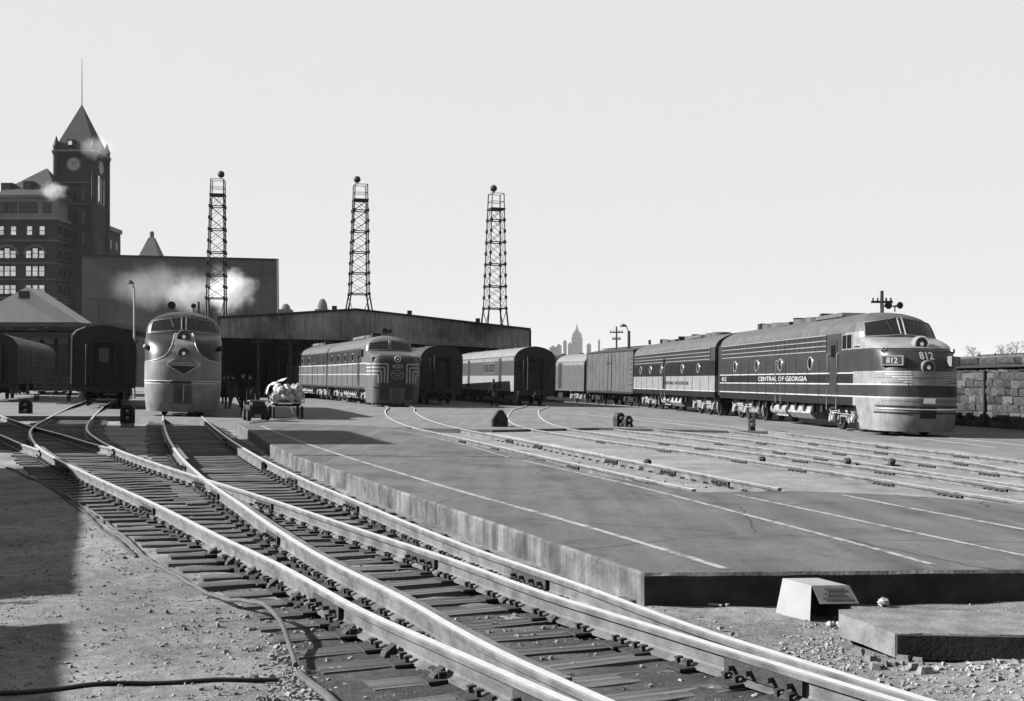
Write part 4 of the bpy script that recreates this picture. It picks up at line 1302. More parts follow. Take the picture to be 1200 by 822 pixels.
side_text(ny2, 'NEW YORK CENTRAL', 9.4, 2.28, .24, 4.6, M_light, w=1.52)
mb = MB(); mb.extr([(-1.35, 1.1), (1.35, 1.1), (1.35, 3.6), (.9, 4.15), (-.9, 4.15), (-1.35, 3.6)], 'y', -.5, .02); mb.build('diaphragm', M_black, ny2)
ny3 = vehicle('mail_car', -7.1 - 20.2 * dx - 19.6 * math.sin(thn + .05), 71 + 20.2 * dy + 19.6 * math.cos(thn + .05), thn + .07, label='pale-ended baggage car last behind the 4203 diesel pair, half under the shed', cat='railway car')

# ------------------------------------------------------------------ coaches and cars
CW = [(.9, 1.5), (3.0, 1.5), (3.25, 1.49), (3.5, 1.40), (3.72, 1.22), (3.88, .98), (4.0, .68), (4.08, .34), (4.11, .04)]
def coach(t, L, side, roof, end, band=None, winrow=True, w=None, door_posts=(), clerestory=False, truckm=None, ribs=False, lit_end_edge=True):
    sh = Shell([(0, 0), (5, 0)], CW, [(0, .02), (5, .02)], 2.3)
    mats = [end, side, roof, band or side, M_white]
    def ch(x, y, z):
        if y < .01: return 0
        if z > 3.42: return 2
        if band and z < 2.05: return 3
        return 1
    zs = [.95] + [2.05, 2.95, 3.25, 3.42]
    mb = MB(); zl = [.95, 1.5, 2.05, 2.5, 2.95, 3.25, 3.42, 3.5, 3.6, 3.72, 3.8, 3.88, 3.95, 4.0, 4.05, 4.08, 4.11]
    prof = [(-sh.w(z), z) for z in zl] + [(sh.w(z), z) for z in zl[::-1]]
    n = len(prof); ysn = [0, L]
    for y in ysn: mb.v += [(x, y, z) for x, z in prof]
    for i in range(n - 1):
        z = (prof[i][1] + prof[i + 1][1]) / 2
        mb.f.append((i, i + 1, n + i + 1, n + i)); mb.m.append(ch(0, 5, z))
    mb.f.append((n - 1, 0, n, 2 * n - 1)); mb.m.append(0)
    mb.f += [tuple(range(n - 1, -1, -1)), tuple(range(n, 2 * n))]; mb.m += [0, 0]
    mb.build('body', mats, t, smooth=True)
    # end: door, diaphragm, buffer beam, steps, grab irons
    mb = MB(); mb.extr([(-.62, 1.05), (-.50, 1.05), (-.50, 3.22), (.50, 3.22), (.50, 1.05), (.62, 1.05), (.62, 3.36), (-.62, 3.36)], 'y', -.42, .0); mb.build('diaphragm', M_black, t)
    mb = MB(); mb.box((0, -.03, 2.1), (.8, .05, 2.0)); d = mb.build('door', M_dark, t); mb = MB(); mb.box((0, -.065, 2.6), (.45, .02, .7)); mb.build('door_window', M_glass, d)
    mb = MB(); mb.box((0, -.2, .88), (2.5, .35, .28)); mb.box((0, -.5, .85), (.3, .5, .25)); mb.build('buffer_beam', M_black, t)
    for s in (-1, 1):
        for z in (1.3, 1.65, 2.0, 2.35): 
            mb = MB(); mb.tube([(s * 1.05, -.02, z), (s * 1.05, -.09, z), (s * 1.4, -.09, z), (s * 1.4, -.02, z)], .013, 5); mb.build('grab_iron', M_dark, t)
        mb = MB(); mb.tube([(s * .85, -.05, 1.0), (s * .85, -.1, 1.1), (s * .85, -.1, 3.0), (s * .85, -.05, 3.1)], .015, 5); mb.build('handrail', M_chrome if s < 0 and lit_end_edge else M_dark, t)
        mb = MB(); mb.cyl((s * 1.25, -.02, 3.1), (s * 1.25, -.14, 3.1), .08, 10); mb.build('marker_lamp', M_dark, t)
    for q in (-.25, .18): 
        mb = MB(); mb.tube([(q, -.3, .95), (q + .02, -.55, .6), (q + .1, -.5, .42)], .03, 6); mb.build('air_hose', M_roof, t)
    if winrow:
        for s in (-1, 1):
            n_ = int((L - 3) / 1.75)
            for k in range(n_):
                y = 2.2 + k * (L - 4.2) / n_
                if any(abs(y - q) < 1.4 for q in door_posts): continue
                f = side_rect('window', roof, t, y, y + 1.1, 2.15, 2.95, s, w=1.5, off=.015); side_rect('pane', M_glass, f, y + .07, y + 1.03, 2.22, 2.88, s, w=1.5, off=.025)
    for y in door_posts:
        for s in (-1, 1):
            side_rect('side_door', M_black, t, y - .45, y + .45, 1.15, 3.3, s, w=1.5, off=.01)
    if ribs:
        for s in (-1, 1):
            for y in np.arange(1, L, 1.25): side_rect('side_rib', end, t, y, y + .07, 1.0, 3.3, s, w=1.5, off=.03, th=.05)
    for s in (-1, 1): side_rect('letter_board', roof, t, .1, L - .1, 3.10, 3.34, s, w=1.492, off=.012)
    truck(t, 2.6, 2, 2.45, m=truckm or M_truck); truck(t, L - 2.6, 2, 2.45, m=truckm or M_truck)
    for y, l_, hh_ in ((L * .3, 2.2, .6), (L * .48, 1.5, .5), (L * .64, 2.4, .62)):
        mb = MB(); mb.box((-.85, y, .95 - hh_ / 2), (.7, l_, hh_)); mb.box((.85, y + .7, .95 - hh_ / 2), (.7, l_ * .8, hh_)); mb.build('equipment_box', M_black, t)
    for y in (L * .2, L * .4, L * .6, L * .8):
        mb = MB(); mb.box((.0, y, 4.12), (.35, .5, .16), taper=.8); mb.build('roof_vent', M_black, t)

coach(ny3, 20, M_nyl, M_roof, M_roof, winrow=False, door_posts=(4, 12))
M_cside = mat('coach_grey', .085, .4, noise=.12, scale=2, streak=.2); M_cband = mat('coach_pale_band', .32, .4, noise=.1, scale=2, streak=.2); M_croof = mat('coach_roof', .25, .55, noise=.2, scale=1.5, streak=.3)
M_end = mat('coach_end_black', .022, .6, noise=.4, scale=2)
c3 = vehicle('passenger_coach', 1.55, 80.0, .24, label='coach with black arched end and pale band along its side, beside the man walking', cat='railway coach')
coach(c3, 25, M_cside, M_croof, M_end, band=M_cband, winrow=False, door_posts=(4.2, 15.5))
for k in range(4):
    f = side_rect('window', M_light, c3, 6.2 + k * .9, 6.7 + k * .9, 2.25, 3.0, -1, w=1.5, off=.02); side_rect('pane', M_glass, f, 6.27 + k * .9, 6.63 + k * .9, 2.3, 2.94, -1, w=1.5, off=.03)
c4 = vehicle('passenger_coach', -4.95, 80.5, .27, label='dark coach end standing between the 4203 diesel and the pale-banded coach', cat='railway coach')
coach(c4, 25, M_soot, M_dark, M_end, winrow=True)
cR = vehicle('passenger_coach', -20.6, 58.0, .31, label='black round-roofed coach with a painted lit edge strip, left of the head-on diesel', cat='railway coach')
coach(cR, 25, M_soot, M_dark, M_end, winrow=True)
mb = MB(); mb.box((-1.52, -.05, 2.35), (.06, .22, 2.5)); mb.tube([(-1.51, -.04, 3.5), (-1.38, -.04, 3.72), (-1.2, -.04, 3.85), (-.9, -.04, 3.98)], .035, 6); mb.build('lit_edge_strip', M_white, cR)  # white strip painting the sunlit highlight along the left end edge
cQ = vehicle('passenger_coach', -31.9, 70.5, .29, label='dark coach cut by the left edge of the picture', cat='railway coach')
coach(cQ, 25, M_dark, M_roof, M_end, winrow=True, ribs=True)
# line of cars curving away behind the second striped unit
bx_, by_ = XN - (b0 + 21.6) * math.sin(th_c) - .1, YN + (b0 + 21.6) * math.cos(th_c)
M_reef = mat('reefer_grey', .11, .6, noise=.15, scale=1.2, streak=.35)
rf = vehicle('refrigerator_car', bx_ - .1, by_ + .6, .235, label='plain boxy grey freight car with flat sides coupled behind the two striped diesels', cat='freight car')
def boxcar(t, L, m, roofm, h=3.95, door=True, bottom=1.05):
    mb = MB(); mb.extr([(-1.48, bottom), (1.48, bottom), (1.48, h - .35), (-1.48, h - .35)], 'y', 0, L); mb.build('body', m, t)
    mb = MB(); mb.extr([(-1.54, h - .36), (1.54, h - .36), (1.54, h - .30), (0, h), (-1.54, h - .30)], 'y', -.06, L + .06); mb.build('roof', roofm, t)
    mb = MB(); mb.box((0, L / 2, h + .06), (.5, L + .3, .04)); mb.build('running_board', M_black, t)
    for s in (-1, 1):
        d = side_rect('door', m, t, L / 2 - .75, L / 2 + .75, bottom + .05, h - .45, s, w=1.48, off=.05, th=.05)
        side_rect('door_bar', M_dark, d, L / 2 - .03, L / 2 + .03, bottom + .1, h - .5, s, w=1.48, off=.08)
        side_rect('hinge', M_black, d, L / 2 - .5, L / 2 + .3, 3.1, 3.2, s, w=1.48, off=.08)
        for k in range(7):
            mb = MB(); mb.tube([(s * 1.5, .15, 1.2 + k * .37), (s * 1.58, .15, 1.2 + k * .37), (s * 1.58, .6, 1.2 + k * .37), (s * 1.5, .6, 1.2 + k * .37)], .014, 4); mb.build('ladder_rung', M_dark, t)
        for y in (.05, L - .05): side_rect('corner_post', M_roof, t, y - .05, y + .05, bottom, h - .38, s, w=1.48, off=.04)
        side_rect('side_sill', M_black, t, 0, L, bottom - .15, bottom, s, w=1.46, off=.03, th=.08)
    mb = MB()
    for y in np.arange(1.2, L - .5, .95):
        for s in (-1, 1):
            if abs(y - L / 2) > .9: mb.box((s * 1.485, y, (bottom + h - .4) / 2), (.012, .02, h - .45 - bottom))
    mb.build('board_seam', M_dark, t, kind='stuff')
    mb = MB(); mb.box((0, L / 2, .95), (2.3, L - .2, .2)); mb.box((0, L / 2, .65), (.5, L * .4, .4)); mb.build('underframe', M_black, t)
    mb = MB(); mb.cyl((.6, -.2, 1.2), (.6, -.2, h + .1), .03, 8); mb.cyl((.6, -.26, h - .3), (.6, -.2, h - .3), .22, 14); mb.build('brake_wheel', M_black, t)
    truck(t, 1.7, 2, 1.7, r=.42, m=M_dark); truck(t, L - 1.7, 2, 1.7, r=.42, m=M_dark)
boxcar(rf, 11.2, M_reef, M_dark, h=4.35)
q = Vector((bx_ - .1 - 12 * math.sin(.235), by_ + .6 + 12 * math.cos(.235)))
c5 = vehicle('passenger_coach', q.x, q.y, .29, label='pale grey coach far behind the boxy freight car, partly in the shade of its neighbour', cat='railway coach')
coach(c5, 24, M_reef, M_croof, M_end, winrow=False, door_posts=(6, 15))
# shade casters standing outside the left edge: two freight cars on the next track
ang = .345
for k, (sx, sy, L, lab) in enumerate(((-7.7, -3.1, 11.4, 'dark freight car on the left side track, nearest the camera, outside the frame'), (-12.0, 8.9, 13.2, 'dark freight car on the left side track, second from the camera, outside the frame'))):
    t = vehicle('box_car', sx, sy, ang, label=lab, cat='freight car'); boxcar(t, L, M_dark, M_dark, h=4.1)
st_ = empty('railway_track', label='siding under the freight cars beyond the left edge', cat='railway track', group='railway tracks in the yard')
ln = [(-7.7 - .75 - .338 * k * 4 + .338 * 6, -2.1 - 5.6 + k * 4 * .941) for k in range(12)]
sa = resample([(x, y) for x, y in ln]); rail(sa, st_); rail(offset(sa, GA), st_)
# track under the striped diesels
tc = empty('railway_track', label='railway track under the long striped diesels at right', cat='railway track', group='railway tracks in the yard')
cl = [(XN + 6 * math.sin(th_c), YN - 6), (XN, YN), (XN - 22 * math.sin(th_c), YN + 22 * math.cos(th_c)), (bx_, by_), (q.x, q.y), (q.x - 24 * math.sin(.29), q.y + 24 * math.cos(.29))]
ca = resample(cl); rail(offset(ca, GA / 2), tc); rail(offset(ca, -GA / 2), tc)
# ------------------------------------------------------------------ train shed with sheet-metal fascia
shed = empty('train_shed', (0, 0, 0), label='long low train shed with wide sheet-metal fascia and dark interior behind the diesels', cat='train shed')
YS = 101.0
fx = [258, 300, 345, 418, 460, 505, 560, 620]
def ftop(px): return np.interp(px, [258, 418, 620], [373.5, 364, 387])
def fbot(px): return np.interp(px, [258, 400, 560, 620], [396, 399, 407, 411])
npan = 18
for k in range(npan):
    a = 258 + (620 - 258) * k / npan; b = 258 + (620 - 258) * (k + 1) / npan
    q = [at(a + .12, fbot(a), YS), at(b - .12, fbot(b), YS), at(b - .12, ftop(b), YS), at(a + .12, ftop(a), YS)]
    dpt = .12 + (k % 3) * .012
    mb = MB(); mb.add([(p.x, YS - dpt, p.z) for p in q] + [(p.x, YS + .05, p.z) for p in q], [(0, 1, 2, 3), (7, 6, 5, 4), (0, 4, 5, 1), (1, 5, 6, 2), (2, 6, 7, 3), (3, 7, 4, 0)])
    mb.build('fascia_panel', M_canopy, shed)
tl, tm, tr = at(256, 373, YS), at(418, 363.3, YS), at(622, 386.5, YS)
mb = MB()
for p, q in ((tl, tm), (tm, tr)):
    d = [(p.x, YS - .35, p.z), (q.x, YS - .35, q.z), (q.x, YS + 62, q.z), (p.x, YS + 62, p.z)]
    u = [(x, y, z + .12) for x, y, z in d]
    mb.add(d + u, [(3, 2, 1, 0), (4, 5, 6, 7), (0, 1, 5, 4), (1, 2, 6, 5), (2, 3, 7, 6), (3, 0, 4, 7)])
mb.build('roof', M_dark, shed)
mb = MB(); xl = at(257, 400, YS).x; xr = at(620, 400, YS).x
mb.box((xl - .1, YS + 31, 3.3), (.25, 61, 8.0)); mb.build('side_wall', M_soot, shed)
mb = MB(); mb.box((xr + .1, YS + 31, 5.4), (.2, 61, 1.6)); mb.build('side_beam', M_soot, shed)
mb = MB(); mb.box(((xl + xr) / 2, YS + 62, 3.3), (xr - xl, .3, 8.0)); mb.build('back_wall', M_soot, shed)
for row in range(6):
    for px in (300, 338, 402, 508, 535, 612):
        X = (px - 600) / F * YS
        mb = MB(); y = YS + 1 + row * 9
        mb.box((X, y, g(X) + 2.9), (.25, .25, 5.9)); mb.box((X, y, 5.2), (1.2, .2, .25)); mb.build('column', M_black, shed)
mb = MB()
for k in range(3):
    p = at((392, 480, 560)[k], ftop((392, 480, 560)[k]) - 1, YS + 3); mb.box((p.x, YS + 3, p.z + .15), (.4, .4, .6))
mb.build('roof_vent', M_black, shed, kind='stuff')

# ------------------------------------------------------------------ lattice towers
def strut(mb, a, b, r, mi=0): mb.cyl(a, b, r, 4, mi, cap=False)
def lattice(px, top_y, base_y, px_base, Y, wt, wb, label, flare=None, lamp_dx=0, rot=.2):
    base_x = (px_base - 600) / F * Y; top_x = (px - 600) / F * Y
    zt = EYE - (top_y - 448) / F * Y
    z0 = g(base_x) - .2; zr = EYE - (base_y - 448) / F * Y
    t = empty('lattice_tower', (base_x, Y, z0), label=label, cat='lattice tower', group='lattice towers behind the train shed')
    lean = (top_x - base_x)
    H = zt - z0; hr = zr - z0
    def wd(h): return wb + (wt - wb) * max(0, (h - hr)) / (H - hr) if h >= hr else wb + (flare or 0) * (hr - h) / hr * 2.2
    c_, s_ = math.cos(rot), math.sin(rot)
    def cor(i, h):
        w = wd(h) / 2; a = ((-w, -w), (w, -w), (w, w), (-w, w))[i % 4]
        return Vector((a[0] * c_ - a[1] * s_ + lean * h / H, a[0] * s_ + a[1] * c_, h))
    for i in range(4):
        mb = MB(); strut(mb, cor(i, hr), cor(i, H), .06); strut(mb, cor(i, 0), cor(i, hr), .09); mb.build('leg', M_steelw, t)
    n = 9; hs = [hr + (H - 1.5 - hr) * (k / n) for k in range(n + 1)]
    for k in range(n):
        for i in range(4):
            mb = MB(); strut(mb, cor(i, hs[k]), cor(i + 1, hs[k + 1]), .022); strut(mb, cor(i + 1, hs[k]), cor(i, hs[k + 1]), .022)
            mb.build('cross_brace', M_steelw, t)
            mb = MB(); mb.box(cor(i, hs[k]), (.24, .1, .3), rz=rot); mb.build('gusset', M_steelw, t)
            if k % 2 == 0:
                mb = MB(); strut(mb, cor(i, hs[k]), cor(i + 1, hs[k]), .05); mb.build('girt', M_steelw, t)
    for i in range(4):
        mb = MB(); strut(mb, cor(i, hr * .12), cor(i + 1, hr * .98), .04); mb.build('cross_brace', M_steelw, t)
    mb = MB(); w = wt + .25
    mb.box((lean * .93, 0, H - 1.5), (w, w, .16), rz=rot); mb.build('platform', M_steelw, t)
    mb = MB()
    for h in (H - .8, H):
        for i in range(4): strut(mb, cor(i, h), cor(i + 1, h), .03)
    mb.build('railing', M_steelw, t)
    mb = MB(); mb.cyl((lean + lamp_dx, -.2, H), (lean + lamp_dx, -.2, H + .25), .04, 6); mb.sphere((lean + lamp_dx, -.2, H + .5), .34, 12, 8); mb.build('floodlight', M_steelw, t, smooth=True)
    return t
lattice(255.5, 211, 350, 252, 112, 1.2, 1.7, 'leftmost steel lattice tower, standing over the steam behind the head-on diesel', lamp_dx=.35, rot=.12)
lattice(422.5, 217, 345, 419, 112, 1.2, 1.75, 'middle steel lattice tower with splayed legs above the peak of the shed roof', flare=1.5, lamp_dx=-.3, rot=.28)
lattice(581.5, 227.5, 362, 578.5, 112, 1.2, 1.75, 'rightmost steel lattice tower, above the right slope of the shed roof', flare=.8, lamp_dx=-.25, rot=.34)

# ------------------------------------------------------------------ buildings at the left
M_pane = mat('pale_reflecting_pane', .62, .12, metal=.9, noise=.3, scale=.5)
M_panel = mat('attic_stone', .30, .95, noise=.2, scale=.4)
def bbox3(name, m, parent, x0, x1, y0, y1, z0, z1):
    mb = MB(); mb.box(((x0 + x1) / 2, (y0 + y1) / 2, (z0 + z1) / 2), (x1 - x0, y1 - y0, z1 - z0)); return mb.build(name, m, parent)
YB = 260.0
def bx_(px): return (px - 600) / F * YB
def bz_(py): return EYE - (py - 448) / F * YB
hb = empty('station_building', (bx_(66), YB, 0), label='tall brick office building with arched windows and hipped roof at the left edge', cat='building')
O = Vector((bx_(66), YB, 0))
X0 = bx_(-70) - O.x
bbox3('wall', M_brick, hb, X0, 0, 0, 25, -2, bz_(256))
bbox3('attic', M_panel, hb, X0, -.4, .4, 16, bz_(256), bz_(232))
bbox3('cornice', M_stone, hb, X0 - .3, .6, -.6, 17, bz_(232) - .0, bz_(229))
bbox3('cornice', M_panel, hb, X0 - .2, .35, -.35, 24.8, bz_(257.5), bz_(254.5))
for y_, z_ in ((283, .35), (309, .25), (328, .2), (350, .3)): bbox3('belt_course', M_stone, hb, X0 - .1, .15, -.18, 25.1, bz_(y_), bz_(y_) + z_)
# hipped roof with a dormer
mb = MB(); zb = bz_(229); za = bz_(192); xa = bx_(43) - O.x
xl_ = bx_(-6) - O.x
mb.add([(xl_, -.6, zb), (.6, -.6, zb), (.6, 13, zb), (xl_, 13, zb), (xa - .3, 6, za), (xa, 6, za)], [(0, 1, 5, 4), (1, 2, 5), (2, 3, 4, 5), (3, 0, 4), (3, 2, 1, 0)])
mb.build('roof', M_slate, hb)
for px, py, w in ((31, 220, 2.2), (6, 222, 2.6)):
    d = bbox3('dormer', M_slate, hb, bx_(px) - O.x - w / 2, bx_(px) - O.x + w / 2, .8, 5, bz_(py) - 1.3, bz_(py) + 1.6)
    mb = MB(); mb.box((bx_(px) - O.x, .72, bz_(py) + .1), (w * .6, .1, 1.8)); mb.build('window', M_glass, d)
bbox3('chimney', M_brick, hb, bx_(62) - O.x, bx_(66) - O.x, 3, 5, zb, zb + 3)
def win(parent, x, z, w, h, front=True, arch=False, m=None, y=0.0):
    """window on the front (y=0) or right (x=0) face; sash bars stand proud of the pane"""
    fr = .14
    if front:
        mb = MB(); mb.box((x, y - .06, z - h / 2 - .12), (w + .5, .24, .2)); mb.box((x, y - .05, z + h / 2 + .16), (w + .4, .2, .26))
        for s in (-1, 1): mb.box((x + s * (w / 2 + .06), y - .03, z), (.14, .14, h))
        f = mb.build('window', M_brick if not arch else M_stone, parent)
        mb = MB(); mb.box((x, y - .02, z), (w, .06, h)); mb.build('pane', m or M_pane, f)
        mb = MB(); mb.box((x, y - .07, z), (w, .05, .12)); mb.build('meeting_rail', M_brick, f)
    else:
        mb = MB(); mb.box((.06, x, z - h / 2 - .12), (.24, w + .5, .2)); mb.box((.05, x, z + h / 2 + .16), (.2, w + .4, .26))
        f = mb.build('window', M_stone, parent); mb = MB(); mb.box((.02, x, z), (.06, w, h)); mb.build('pane', m or M_glass, f)
    return f
ppm = F / YB
for px in (1.5, 16, 34.8, 49.5): win(hb, bx_(px) - O.x, bz_(270.5), 1.15, 1.9)
for px in (-13, -27): win(hb, bx_(px) - O.x, bz_(270.5), 1.15, 1.9)
for grp in ((-26, -18.5, -11.5), (1, 8.5, 15.5), (33.5, 41.3, 49)):
    for k, px in enumerate(grp):
        hgt = 2.2 if k == 1 else 1.6
        win(hb, bx_(px) - O.x, bz_(297) - (0 if k == 1 else .25), 1.15, hgt)
        win(hb, bx_(px) - O.x, bz_(318), 1.15, 2.2); win(hb, bx_(px) - O.x, bz_(339.5), 1.15, 1.9)
        win(hb, bx_(px) - O.x, bz_(361), 1.15, 1.9, m=M_glass)
    c = bx_(grp[1]) - O.x; zc = bz_(297) - .3     # arch ring over each group
    mb = MB(); n = 14; ri, ro = 2.15, 2.65; vs = []
    for k in range(n + 1):
        a = math.pi * k / n
        for r in (ri, ro): vs.append((c + r * math.cos(a), -.22, zc + r * math.sin(a) * .85))
    m0 = len(vs); vs += [(x, .05, z) for x, y, z in vs]
    fs = []
    for k in range(n):
        a = 2 * k; fs += [(a, a + 2, a + 3, a + 1), (a + 1, a + 3, a + 3 + m0, a + 1 + m0), (a, a + m0, a + 2 + m0, a + 2)]
    mb.add(vs, fs); mb.build('arch', M_stone, hb)
for px in (-24, -14, -4, 4.5, 9.5, 15.5, 26.5, 38, 54.5): win(hb, bx_(px) - O.x, bz_(243.2), 1.1 if px < 20 else 1.7, 1.9, m=M_glass, y=.4)
for row, y_ in enumerate((270, 297, 318, 339, 360)):
    for k in range(8): win(hb, 2.0 + k * 3.0, bz_(y_), 1.1, 2.1, front=False)
for k in range(3):   # fire escape balconies and oriels on the side
    mb = MB(); mb.box((.7, 5 + 0 * k, bz_(285 + 22 * k)), (1.2, 2.6, .12)); mb.box((1.25, 5, bz_(285 + 22 * k) + .5), (.06, 2.6, .9)); mb.build('fire_escape', M_black, hb)
mb = MB(); mb.box((.8, 12.5, bz_(283)), (1.6, 3.4, 3.6)); o = mb.build('oriel', M_brick, hb); mb = MB(); mb.box((.8, 10.78, bz_(283)), (1.1, .06, 1.9)); mb.build('pane', M_pane, o)
# lower rear wing with pale cornice seen beyond the corner
wg = empty('annex_building', (bx_(66) + 0.2, YB + 25.4, 0), label='lower brick wing with a pale cornice between the office building and the clock tower', cat='building')
bbox3('wall', M_brick, wg, -8, .9, 0, 14, -2, 40)
bbox3('cornice', M_panel, wg, -8.2, 1.3, -.3, 14.3, 40, 41)
for row in range(6):
    for k in range(3): win(wg, 2.5 + k * 4.2, 36.5 - row * 4.3, 1.1, 2.1, front=False).location.x = .9
# ---- clock tower
YT = 268.0
def tx(px): return (px - 600) / F * YT
def tz(py): return EYE - (py - 448) / F * YT
ct = empty('clock_tower', (tx(66), YT, 0), label='dark clock tower with steep pyramid roof and flagpole behind the office building', cat='tower')
W = tx(110) - tx(66); Dp = 8.6
bbox3('shaft', M_brick, ct, 0, W, 0, Dp, -2, tz(181))
bbox3('belt_course', M_stone, ct, -.25, W + .25, -.25, Dp + .25, tz(215), tz(213.5)); bbox3('belt_course', M_stone, ct, -.3, W + .3, -.3, Dp + .3, tz(240), tz(238.8))
bbox3('cornice', M_brick, ct, -.7, W + .7, -.7, Dp + .7, tz(181), tz(178)); bbox3('cornice_edge', M_panel, ct, -.85, W + .85, -.85, Dp + .85, tz(178), tz(176.8))
for x, y in ((0, 0), (W, 0), (W, Dp), (0, Dp)):
    mb = MB(); mb.cyl((x, y, 6), (x, y, tz(172)), .75, 10); mb.build('corner_pier', M_brick, ct)
    mb = MB(); mb.cyl((x, y, tz(172)), (x, y, tz(159)), .9, 8, r1=.02); mb.build('turret_roof', M_slate, ct)
mb = MB(); zb = tz(176.8); za = tz(117)
mb.add([(-.5, -.5, zb), (W + .5, -.5, zb), (W + .5, Dp + .5, zb), (-.5, Dp + .5, zb), (W / 2, Dp / 2, za)], [(0, 1, 4), (1, 2, 4), (2, 3, 4), (3, 0, 4), (3, 2, 1, 0)]); mb.build('roof', M_slate, ct)
for cx_, cy_, fr_ in ((W / 2 - .3, 0, True), (W, Dp / 2, False)):
    n = 28
    for r, off, m, nm in ((1.75, .12, M_stone, 'clock_surround'), (1.4, .2, M_white, 'clock_face')):
        mb = MB()
        if fr_: mb.cyl((cx_, -off, tz(193)), (cx_, .1, tz(193)), r, n)
        else: mb.cyl((W + off, cy_, tz(193)), (W - .1, cy_, tz(193)), r, n)
        o = mb.build(nm, m, ct)
    mb = MB()
    if fr_:
        mb.box((cx_ + .3, -.24, tz(193) + .3), (.9, .04, .14), ry=-.8); mb.box((cx_ - .25, -.24, tz(193) + .25), (.8, .04, .14), ry=.9)
    else: mb.box((W + .24, cy_, tz(193) + .5), (.04, .14, 1.1))
    mb.build('clock_hands', M_black, ct)
for px_ in (.28, .5, .72):
    for z in (tz(228), tz(255), tz(280)):
        mb = MB(); mb.box((W * px_, -.05, z), (.7, .2, 3.0)); mb.build('window', M_glass, ct)
    mb = MB(); mb.box((W + .05, Dp * px_, tz(222)), (.2, .8, 6)); mb.build('window', M_glass, ct)
mb = MB(); mb.box((W * .42, -.2, tz(168.5)), (1.6, 2.0, 1.6)); d = mb.build('dormer', M_slate, ct); mb = MB(); mb.box((W * .42, -1.25, tz(168.8)), (.9, .08, .9)); mb.build('window', M_pane, d)
mb = MB(); mb.cyl((W / 2, Dp / 2, za - .5), (W / 2, Dp / 2, tz(62)), .12, 6, r1=.05); mb.build('flagpole', M_roof, ct)
bbox3('pipe', M_pane, ct, W + .9, W + 1.15, .3, .55, tz(236), tz(206))

# ---- big plain shed wall behind, with a thin mast at its right edge
M_shed = mat('weathered_sheet', .165, .9, noise=.25, scale=.12, streak=.12)
YW = 175.0
def wx(px): return (px - 600) / F * YW
def wz(py): return EYE - (py - 448) / F * YW
ws = empty('warehouse', (wx(120), YW, 0), label='huge plain grey hall wall rising behind the steam, left of the train shed', cat='building')
cols_ = np.linspace(96, 325.5, 13); rows_ = [1.0, 8, wz(351), None]
for k in range(12):
    a, b = cols_[k], cols_[k + 1]
    for j in range(2):
        ta, tb_ = np.interp(a, [96, 325], [300, 305.5]), np.interp(b, [96, 325], [300, 305.5])
        za0, zb0 = (-1, -1) if j == 0 else (wz(351) + .03, wz(351) + .03)
        za1, zb1 = (wz(351), wz(351)) if j == 0 else (wz(ta), wz(tb_))
        off = random.uniform(0, .05)
        mb = MB(); xa_, xb_ = wx(a) - wx(120) + .02, wx(b) - wx(120) - .02
        v_ = [(xa_, -off, za0), (xb_, -off, zb0), (xb_, -off, zb1), (xa_, -off, za1)]
        mb.add(v_ + [(x, .3, z) for x, y, z in v_], [(0, 1, 2, 3), (7, 6, 5, 4), (0, 4, 5, 1), (1, 5, 6, 2), (2, 6, 7, 3), (3, 7, 4, 0)]); mb.build('wall_panel', M_shed, ws)
w_ = wx(325.5) - wx(120); x0_ = wx(96) - wx(120)
def wedge(p0, p1, z00, z01, z10, z11, y0, y1, sh):
    v = [(p0, y0, z00), (p1, y0, z10), (p1, y0, z11), (p0, y0, z01), (p0 - sh, y1, z00), (p1 - sh, y1, z10), (p1 - sh, y1, z11), (p0 - sh, y1, z01)]
    return MB().add(v, [(0, 1, 2, 3), (7, 6, 5, 4), (0, 4, 5, 1), (1, 5, 6, 2), (2, 6, 7, 3), (3, 7, 4, 0)])
wedge(x0_, w_, -1, wz(300) - .1, -1, wz(305.5) - .1, .31, 38, 9.5).build('hall', M_shed, ws)
wedge(x0_, w_ + .2, wz(300), wz(300) + .25, wz(305.5), wz(305.5) + .25, -.3, 38.2, 9.6).build('roof_edge', M_dark, ws)
mb = MB(); mb.cyl((w_ + .25, -.3, -1), (w_ + .05, -.3, wz(304)), .14, 6); mb.cyl((w_ + .25, -.3, 8), (w_ - 1.0, -.3, 11.5), .1, 6, cap=False); mb.build('corner_mast', M_roof, ws)

# ---- pale gabled roof and canopies at far left
YG = 125.0
gb = empty('gabled_building', ((30 - 600) / F * YG, YG, 0), label='building with a plain pale gable and small square vent, low at the left', cat='building')
def gx(px): return (px - 30) / F * YG
def gzz(py): return EYE - (py - 448) / F * YG
M_palegable = mat('pale_roof_sheet', .85, .8, noise=.08, scale=.5, streak=.1)
bbox3('wall', M_dark, gb, gx(-40), gx(90), 0, 4, -1, gzz(378))
mb = MB(); mb.add([(gx(-42), -.3, gzz(378)), (gx(94), -.3, gzz(378)), (gx(94), 4, gzz(378)), (gx(-42), 4, gzz(378)), (gx(32), -.3, gzz(337)), (gx(32), 4, gzz(337))], [(0, 1, 4), (1, 2, 5, 4), (2, 3, 5), (3, 0, 4, 5), (3, 2, 1, 0)]); mb.build('gable', M_palegable, gb)
mb = MB(); mb.box((gx(30), -.35, gzz(346)), (1.1, .3, .8)); mb.build('roof_vent', M_dark, gb)
cp = empty('platform_canopy', ((45 - 600) / F * 100, 100, 0), label='dark platform canopy with ragged roof edge above the coaches at the left', cat='canopy')
def cx2(px): return (px - 45) / F * 100
def cz2(py): return EYE - (py - 448) / F * 100
